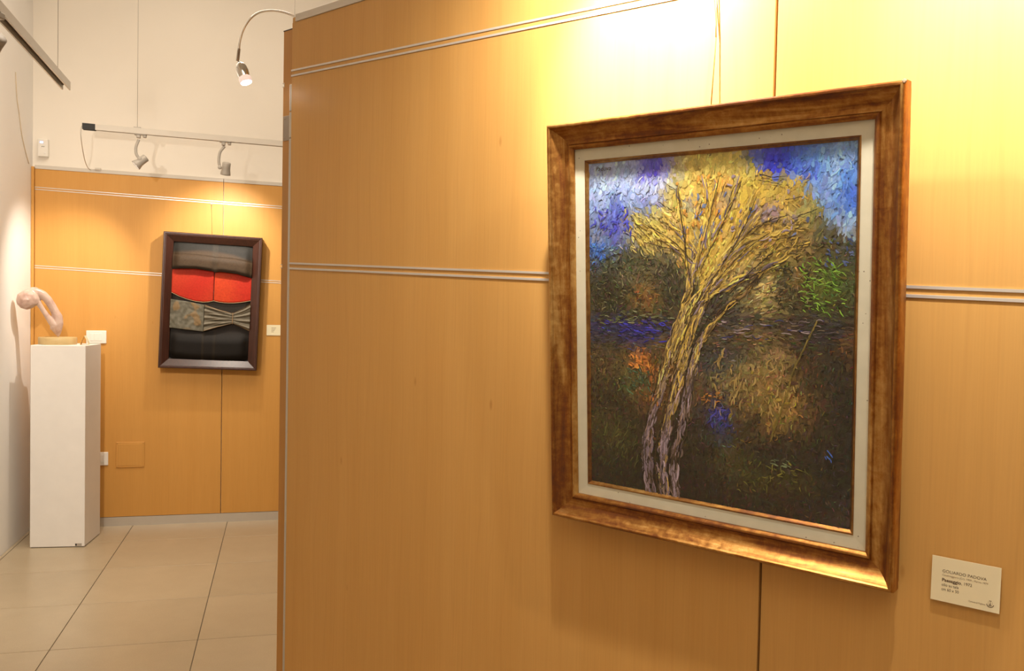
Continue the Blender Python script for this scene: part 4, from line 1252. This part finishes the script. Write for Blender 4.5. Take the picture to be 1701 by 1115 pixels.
dabs(28, 1125, 1215, 290, 400, [(228, 160, 72), (220, 152, 66)], 0.006, 0.014, 0.0030, 0.0058, 70, 20)
dabs(14, 1130, 1205, 320, 395, [(96, 108, 158), (120, 130, 160)], 0.006, 0.012, 0.0026, 0.0046, 65, 22)
dabs(90, 1050, 1130, 350, 415, [(222, 196, 112), (206, 178, 96), (190, 160, 84), (110, 96, 58)], 0.006, 0.013, 0.0012, 0.0024, 125, 26)
dabs(120, 1250, 1340, 360, 425, [(210, 170, 80), (190, 152, 72), (150, 122, 62), (96, 80, 48)], 0.006, 0.014, 0.0014, 0.0028, 25, 32)
dabs(120, 985, 1135, 420, 520, [(52, 50, 34), (104, 98, 66), (124, 116, 80), (44, 42, 30)], 0.005, 0.012, 0.0010, 0.0020, 20, 60)
dabs(60, 1290, 1345, 440, 510, [(140, 130, 92), (58, 54, 34), (44, 40, 28)], 0.004, 0.010, 0.0010, 0.0022, 20, 60)
Vv = np.concatenate(SV); Ff = np.concatenate(SF); Cc = np.concatenate(SC)
me = bpy.data.meshes.new('brush_strokes')
me.vertices.add(len(Vv)); me.vertices.foreach_set('co', Vv.astype(np.float32).ravel())
me.loops.add(Ff.size); me.loops.foreach_set('vertex_index', Ff.astype(np.int32).ravel())
me.polygons.add(len(Ff)); me.polygons.foreach_set('loop_start', np.arange(0, Ff.size, 4, dtype=np.int32))
me.update(calc_edges=True); me.validate()
me.polygons.foreach_set('use_smooth', [True] * len(me.polygons))
me.materials.append(M['oil'])
bs = bpy.data.objects.new('brush_strokes', me); link(bs, pic)
bs['kind'] = 'stuff'
col_attr(bs, Cc)
# ground layer of the canvas, tinted like the strokes above it
gx, gz = 48, 58
gv, gf = [], []
for j in range(gz + 1):
    for i in range(gx + 1):
        gv.append((-CW / 2 - 0.004 + (CW + 0.008) * i / gx, -(CD - 0.0004), -CH / 2 - 0.004 + (CH + 0.008) * j / gz))
for j in range(gz):
    for i in range(gx):
        a = j * (gx + 1) + i
        gf.append((a, a + 1, a + gx + 2, a + gx + 1))
cv = mesh_obj('canvas', gv, gf, M['oil'], pic)
gp = np.array([(v[0], v[2]) for v in gv])
gc = field_color(gp, 0.001)
col_attr(cv, pigment(gc, ap(HI, gp)[:, 1]) * 0.9)

# ------------------------------------------------------------------ lettering
def text_mesh(txt, bold=0.0, shear=0.0):
    cu = bpy.data.curves.new('txt', 'FONT')
    cu.body = txt; cu.size = 1.0; cu.offset = bold; cu.shear = shear
    cu.resolution_u = 3; cu.fill_mode = 'FRONT'
    o = bpy.data.objects.new('txt', cu); COL.objects.link(o)
    m = bpy.data.meshes.new_from_object(o.evaluated_get(bpy.context.evaluated_depsgraph_get()))
    bpy.data.objects.remove(o); bpy.data.curves.remove(cu)
    return m
def put_text(name, txt, x0, x1, base, capz, depth, mat, parent, bold=0.0, shear=0.0):
    """text from x0 to x1 with its baseline at z = base, capital height capz, on local y = -depth"""
    m = text_mesh(txt, bold, shear)
    co = np.zeros(len(m.vertices) * 3); m.vertices.foreach_get('co', co); co = co.reshape(-1, 3)
    mn, mx = co[:, 0].min(), co[:, 0].max()
    out = np.zeros_like(co)
    out[:, 0] = x0 + (co[:, 0] - mn) / (mx - mn) * (x1 - x0)
    out[:, 2] = base + co[:, 1] / 0.70 * capz
    out[:, 1] = -depth
    m.vertices.foreach_set('co', out.ravel()); m.update()
    m.materials.clear(); m.materials.append(mat); m.name = name
    o = bpy.data.objects.new(name, m)
    return link(o, parent)
sa = ap(HC, [(993, 280), (1018, 277)])
put_text('signature', 'Padova', sa[0][0], sa[1][0], sa[0][1], 0.008, CD + 0.0026, M['ink'], pic, 0.0, 0.25)

# caption card on the right hand panel
CDP = 0.006
kc = [MAIN.sz(p, CDP) for p in ((1548.3, 922.2), (1663.2, 944.2), (1660.5, 1020.8), (1546.2, 994.8))]
cw_ = ((kc[1][0] - kc[0][0]) + (kc[2][0] - kc[3][0])) / 2
ch_ = ((kc[0][1] - kc[3][1]) + (kc[1][1] - kc[2][1])) / 2
cs_, cz_ = sum(k[0] for k in kc) / 4, sum(k[1] for k in kc) / 4
crot = math.atan2((kc[1][1] - kc[0][1]) + (kc[2][1] - kc[3][1]), 2 * cw_)
cm = Matrix.Translation(MAIN.pt(cs_, cz_, 0.0)) @ Matrix.Rotation(MYAW, 4, 'Z') @ Matrix.Rotation(-crot, 4, 'Y')
card = empty('caption_card', matrix=cm)
tag(card, 'cream caption card printed with artist and title, right of the gilt frame', 'card')
box('card', -cw_ / 2, cw_ / 2, -CDP, -CDP + 0.0012, -ch_ / 2, ch_ / 2, M['card'], card)
box('adhesive_pad', -cw_ * 0.3, cw_ * 0.3, -CDP + 0.0012, 0.0, -ch_ * 0.25, ch_ * 0.25, M['white_plastic'], card)
U = lambda u: (u - 0.5) * cw_
V = lambda v: (0.5 - v) * ch_
dp = CDP + 0.0002
put_text('print', 'GOLIARDO PADOVA', U(0.162), U(0.803), V(0.340), ch_ * 0.066, dp, M['ink'], card)
put_text('print', 'Casalmaggiore (Cr), 1909 - Parma 1979', U(0.162), U(0.825), V(0.418), ch_ * 0.042, dp, M['ink_soft'], card)
put_text('print', 'Paesaggio', U(0.162), U(0.440), V(0.540), ch_ * 0.070, dp, M['ink'], card, 0.022)
put_text('print', ', 1972', U(0.446), U(0.600), V(0.540), ch_ * 0.068, dp, M['ink'], card)
put_text('print', 'olio su tela', U(0.158), U(0.410), V(0.648), ch_ * 0.066, dp, M['ink'], card)
put_text('print', 'cm 60 x 50', U(0.158), U(0.414), V(0.748), ch_ * 0.066, dp, M['ink'], card)
put_text('print', 'Comune di Pogliano', U(0.562), U(0.800), V(0.878), ch_ * 0.036, dp, M['ink_soft'], card)
# town arms: crown, shield with a tower, laurel below
ec = Vector((U(0.868), -dp, V(0.822)))
er = cw_ * 0.052
def flat(name, polys, mat):
    vs, fs = [], []
    for P_ in polys:
        a = len(vs)
        vs += [(ec.x + x * er, ec.y, ec.z + z * er) for x, z in P_]
        fs.append(tuple(range(a, a + len(P_))))
    return mesh_obj(name, vs, fs, mat, card)
def ring_arc(r0, r1, a0, a1, n, cx=0.0, cz=0.0, sx=1.0):
    out = []
    for k in range(n):
        t0, t1 = R(a0 + (a1 - a0) * k / n), R(a0 + (a1 - a0) * (k + 1) / n)
        out.append([(cx + r0 * math.cos(t0) * sx, cz + r0 * math.sin(t0)), (cx + r1 * math.cos(t0) * sx, cz + r1 * math.sin(t0)),
                    (cx + r1 * math.cos(t1) * sx, cz + r1 * math.sin(t1)), (cx + r0 * math.cos(t1) * sx, cz + r0 * math.sin(t1))])
    return out
flat('laurel_print', ring_arc(0.86, 1.06, 188, 352, 22, 0, -0.05), M['ink'])
shield = ring_arc(0.50, 0.56, 180, 360, 14, 0, -0.2) + [[(-0.56, -0.2), (-0.50, -0.2), (-0.50, 0.62), (-0.56, 0.62)], [(0.50, -0.2), (0.56, -0.2), (0.56, 0.62), (0.50, 0.62)]]
flat('shield_print', shield, M['ink_soft'])
flat('tower_print', [[(-0.10, -0.35), (0.10, -0.35), (0.07, 0.45), (-0.07, 0.45)], [(-0.42, -0.52), (0.42, -0.52), (0.30, -0.36), (-0.30, -0.36)], [(-0.16, -0.38), (0.16, -0.38), (0.12, -0.12), (-0.12, -0.12)]], M['ink'])
flat('crown_print', [[(-0.34, 0.72), (0.34, 0.72), (0.34, 0.82), (-0.34, 0.82)]] + [[(x - 0.06, 0.84), (x + 0.06, 0.84), (x + 0.06, 1.0), (x - 0.06, 1.0)] for x in (-0.27, -0.09, 0.09, 0.27)], M['ink_soft'])

# hanging cords of the landscape, hooked into the upper rail
sA, sB = MAIN.sz((1187, 0))[0], MAIN.sz((1192, 0))[0]
zr = line(top_a, top_b, sA)
cord = empty('hanging_cord', MAIN.pt(sA, zr, 0.004))
tag(cord, 'thin brown cord from the rail down to the gilt frame', 'cord', 'picture cords')
inv = Matrix.Rotation(0, 4, 'Z')
b0 = MAIN.pt(sA, zr, 0.004)
topz = (PM @ Vector((0, 0, FB - 0.02)))
k1 = MAIN.sz((1190, 150))
endp = MAIN.pt(k1[0], k1[1] - 0.035, 0.018)
joinp = MAIN.px((1189.5, 62), 0.008)
tube('cord', [Vector((0, 0, 0)), joinp - b0, endp - b0], 0.0011, M['nylon'], cord, 6)
b1 = MAIN.pt(sB, zr, 0.004)
tube('cord_tail', [b1 - b0, joinp - b0 + MAIN.n * 0.001], 0.0010, M['nylon'], cord, 6)
bm = bmesh.new(); add_box(bm, -0.006, 0.014, -0.006, 0.0, -0.006, 0.006, 0.0015)
bmesh.ops.transform(bm, matrix=Matrix.Rotation(MYAW, 4, 'Z'), verts=bm.verts[:])
bm_obj('rail_hook', bm, M['steel'], cord)

# ------------------------------------------------------------------ dark relief picture on the far wall
fk = [BACK.sz(p, 0.03) for p in ((268.5, 385), (431, 396.5), (432, 615), (270, 610))]
rw = ((fk[1][0] - fk[0][0]) + (fk[2][0] - fk[3][0])) / 2
rh = ((fk[0][1] - fk[3][1]) + (fk[1][1] - fk[2][1])) / 2
rs_, rz_ = sum(k[0] for k in fk) / 4, sum(k[1] for k in fk) / 4
rrot = math.atan2((fk[1][1] - fk[0][1]) + (fk[2][1] - fk[3][1]), 2 * rw)
RM = Matrix.Translation(BACK.pt(rs_, rz_, 0.0035)) @ Matrix.Rotation(RYAW, 4, 'Z') @ Matrix.Rotation(-rrot, 4, 'Y')
rel = empty('relief_picture', matrix=RM)
tag(rel, 'dark brown framed leather relief with a bright red band', 'picture')
A_, B_ = rw / 2, rh / 2
FR = 0.060
frame_rails('frame_rail', A_, B_, [(0, 0), (0, 0.096), (0.003, 0.100), (0.010, 0.100), (0.013, 0.097), (0.018, 0.0965), (FR, 0.066), (FR, 0.0)], M['frame_brown'], rel)
IW, IH = A_ - FR, B_ - FR
box('backboard', -IW - 0.01, IW + 0.01, -0.046, -0.036, -IH - 0.01, IH + 0.01, M['black'], rel)
def sheet(name, top, bot, hgt, colf, u0=0.0, u1=1.0, nu=48, nv=24, base=0.016, skirt=True):
    vs, cs, fs = [], [], []
    for j in range(nv + 1):
        for i in range(nu + 1):
            u = u0 + (u1 - u0) * i / nu; t = j / nv
            v = top(u) + (bot(u) - top(u)) * t
            vs.append(((u * 2 - 1) * IW, -(base + 0.030 + hgt(u, t)), (1 - 2 * v) * IH)); cs.append(colf(u, t))
    for j in range(nv):
        for i in range(nu):
            a = j * (nu + 1) + i
            fs.append((a, a + nu + 1, a + nu + 2, a + 1))
    if skirt:
        ringi = [i for i in range(nu + 1)] + [j * (nu + 1) + nu for j in range(1, nv + 1)] + [nv * (nu + 1) + i for i in range(nu - 1, -1, -1)] + [j * (nu + 1) for j in range(nv - 1, 0, -1)]
        st_ = len(vs)
        for r_ in ringi:
            x, y, z = vs[r_]
            vs.append((x, -0.0455, z)); cs.append(tuple(c * 0.9 for c in cs[r_]))
        n = len(ringi)
        for k in range(n):
            fs.append((ringi[k], ringi[(k + 1) % n], st_ + (k + 1) % n, st_ + k))
    o = mesh_obj(name, vs, fs, M['leather'], rel, True)
    col_attr(o, [c[:3] for c in cs])
    return o
def itp(xs, ys):
    return lambda u: float(np.interp(u, xs, ys))
def mixc(a, b, t):
    t = max(0.0, min(1.0, t)); return tuple(a[i] * (1 - t) + b[i] * t for i in range(3))
sm = lambda a, b, x: (lambda t: t * t * (3 - 2 * t))(max(0.0, min(1.0, (x - a) / (b - a))))
gs = random.Random(3)
# upper cushion
up_bot = itp([0, 0.1, 0.3, 0.5, 0.53, 0.6, 0.8, 1.0], [0.235, 0.228, 0.222, 0.236, 0.245, 0.236, 0.246, 0.275])
def up_h(u, t):
    crease = 0.30 + 0.10 * (u - 0.5) ** 2 * 4 * (1 if u > 0.5 else 0.3)
    h = 0.012 + 0.048 * sm(0.05, 0.72, t) * (1 - sm(0.9, 1.0, t) * 0.22)
    h -= 0.006 * math.exp(-((t - 0.52 - 0.05 * (u - 0.5)) / 0.02) ** 2)
    h -= 0.012 * math.exp(-((u - 0.53) / 0.035) ** 2) * sm(0.5, 0.9, t)
    h *= 1 - 0.55 * math.exp(-(u / 0.05) ** 2) - 0.45 * math.exp(-((1 - u) / 0.05) ** 2)
    return h
def up_c(u, t):
    e = 0.40 - 0.10 * math.exp(-((u - 0.45) / 0.28) ** 2) + 0.10 * (1 if u > 0.75 else 0) * (u - 0.75) * 4
    c = mixc((0.022, 0.020, 0.017), (0.062, 0.039, 0.022), sm(e - 0.05, e + 0.08, t))
    c = mixc(c, (0.026, 0.018, 0.012), sm(0.82, 0.98, t))
    if abs(u - 0.53) < 0.035:
        c = mixc(c, (0.06, 0.048, 0.034), 0.35)
    return c
sheet('upper_cushion', lambda u: -0.012, up_bot, up_h, up_c, -0.004, 1.004, 70, 40)
# two red flaps with a dark slit between
red_bot = itp([0, 0.1, 0.2, 0.3, 0.4, 0.47, 0.53, 0.60, 0.7, 0.8, 0.9, 1.0], [0.432, 0.462, 0.484, 0.498, 0.503, 0.498, 0.486, 0.496, 0.500, 0.496, 0.486, 0.470])
red_c1 = lambda u, t: mixc((0.42, 0.020, 0.008), (0.45, 0.034, 0.011), 0.5 + 0.5 * math.sin(u * 9 + t * 3))
red_c2 = lambda u, t: mixc((0.49, 0.046, 0.011), (0.45, 0.022, 0.010), sm(0.62, 0.95, u) + gs.uniform(-0.25, 0.25))
rh_ = lambda u, t: 0.012 + 0.004 * math.sin(math.pi * t) + 0.004 * t
sheet('red_flap', lambda u: 0.19, red_bot, rh_, red_c1, -0.004, 0.522, 36, 24)
sheet('red_flap', lambda u: 0.19, red_bot, rh_, red_c2, 0.532, 1.004, 36, 24)
# stitched hem under the red
bm = bmesh.new()
hem = [((u * 2 - 1) * IW, -(0.066), (1 - 2 * (red_bot(u) + 0.002)) * IH) for u in np.linspace(0, 1, 50)]
add_tube(bm, hem, 0.0016, 5); bm_obj('hem_cord', bm, plain('tan_thread', (0.42, 0.30, 0.16), 0.7), rel, True)
# crumpled left cloth and the pleated bow
from mathutils import noise as mnoise
def cr_n(u, t):
    return mnoise.noise(Vector((u * 9.0 + 2.0 * t, t * 3.2 - u * 4.0, 1.7)))
def cr_h(u, t):
    return 0.028 + 0.007 * cr_n(u, t) + 0.003 * mnoise.noise(Vector((u * 24, t * 9, 5.0)))
def cr_c(u, t):
    k = cr_n(u, t); k2 = mnoise.noise(Vector((u * 15, t * 6 + u * 9, 8.0)))
    c = mixc((0.105, 0.095, 0.066), (0.17, 0.158, 0.122), 0.5 + k2)
    return mixc(c, (0.23, 0.145, 0.065), sm(0.12, 0.34, k) * 0.8)
sheet('crumpled_cloth', itp([0, 0.2, 0.415], [0.492, 0.505, 0.528]), itp([0, 0.2, 0.415], [0.735, 0.745, 0.757]), cr_h, cr_c, -0.004, 0.415, 60, 44)
bow_top = itp([0.425, 0.6, 0.772, 0.79, 0.9, 1.0], [0.527, 0.562, 0.588, 0.586, 0.545, 0.500])
bow_bot = itp([0.425, 0.6, 0.772, 0.79, 0.9, 1.0], [0.752, 0.710, 0.678, 0.676, 0.705, 0.735])
def bow_h(u, t):
    k = abs(u - 0.78)
    amp = 0.0045 * min(1, 0.25 + k * 5)
    return 0.030 + amp * math.sin(t * 26 + 2.2 * math.sin(u * 5)) + amp * 0.6 * math.sin(t * 47 + u * 9) - 0.007 * math.exp(-(k / 0.012) ** 2)
def bow_c(u, t):
    c = mixc((0.105, 0.088, 0.060), (0.19, 0.165, 0.122), 0.5 + 0.5 * math.sin(t * 26 + 2.2 * math.sin(u * 5)))
    e = min(t, 1 - t)
    return mixc((0.23, 0.135, 0.06), c, sm(0.0, 0.05, e))
sheet('pleated_bow', bow_top, bow_bot, bow_h, bow_c, 0.422, 1.004, 64, 60)
bm = bmesh.new()
kn = [((0.782 * 2 - 1) * IW, -0.077, (1 - 2 * v) * IH) for v in np.linspace(0.585, 0.682, 8)]
add_tube(bm, kn, 0.0024, 6); bm_obj('knot', bm, plain('tan_leather', (0.30, 0.185, 0.09), 0.6), rel, True)
# lower cushion
def lo_h(u, t):
    h = 0.004 + 0.032 * sm(0.32, 0.62, t) * (1 - sm(0.78, 1.0, t) ** 2 * 0.9)
    h -= 0.002 * (math.exp(-((u - 0.42) / 0.008) ** 2) + math.exp(-((u - 0.56) / 0.008) ** 2))
    h *= 1 - 0.6 * math.exp(-(u / 0.06) ** 2) - 0.6 * math.exp(-((1 - u) / 0.06) ** 2)
    return h
def lo_c(u, t):
    c = mixc((0.020, 0.014, 0.0105), (0.007, 0.005, 0.0035), sm(0.25, 0.6, t))
    k = math.exp(-((u - 0.42) / 0.01) ** 2) + math.exp(-((u - 0.56) / 0.01) ** 2)
    return mixc(c, (0.034, 0.022, 0.010), k * 0.6)
sheet('lower_cushion', lambda u: 0.60, itp([0, 0.08, 0.25, 0.5, 0.75, 0.92, 1.0], [0.985, 1.008, 1.02, 1.022, 1.02, 1.008, 0.985]), lo_h, lo_c, -0.004, 1.004, 60, 40)
# backing seen between red and bow
sheet('dark_backing', lambda u: 0.40, lambda u: 0.66, lambda u, t: 0.006, lambda u, t: (0.024, 0.020, 0.016), -0.004, 1.004, 12, 6)

# its cord and hook
hz0 = BACK.sz((351.5, 337)); hz1 = BACK.sz((352.5, 392))
hb = BACK.pt(hz0[0], hz0[1], 0.004)
hc = empty('hanging_cord', hb)
tag(hc, 'thin cord with hook holding the dark relief picture', 'cord', 'picture cords')
tube('cord', [Vector((0, 0, 0)), BACK.pt(hz1[0], hz1[1] - 0.03, 0.004) - hb], 0.0015, M['nylon'], hc, 6)
bm = bmesh.new(); add_box(bm, -0.006, 0.006, -0.006, 0.0, -0.012, 0.004, 0.001)
bmesh.ops.transform(bm, matrix=Matrix.Rotation(RYAW, 4, 'Z'), verts=bm.verts[:])
bm_obj('rail_hook', bm, M['steel'], hc)
lathe('stop_screw', [(0, 0.004), (0.003, 0.004), (0.003, 0)], Vector((0, 0, -0.034)) + BACK.n * 0.001, BACK.n, M['steel'], hc, 10)

# small caption card beside the relief, partly behind the near panel
s0, z1 = BACK.sz((443, 539.8)); s1, z0 = BACK.sz((469, 557.5))
c2 = empty('caption_card', BACK.pt((s0 + s1) / 2, (z0 + z1) / 2, 0.0), RYAW)
tag(c2, 'small cream caption card beside the dark relief picture', 'card')
w, h = s1 - s0, z1 - z0
box('card', -w / 2, w / 2, -0.005, -0.0035, -h / 2, h / 2, M['card'], c2)
box('adhesive_pad', -w * 0.3, w * 0.3, -0.0035, 0.0, -h * 0.25, h * 0.25, M['white_plastic'], c2)
for k in range(4):
    box('print', -w * 0.2, w * (0.1 - 0.05 * k), -0.0053, -0.0049, h * (0.2 - 0.13 * k), h * (0.24 - 0.13 * k), M['ink_soft'], c2)
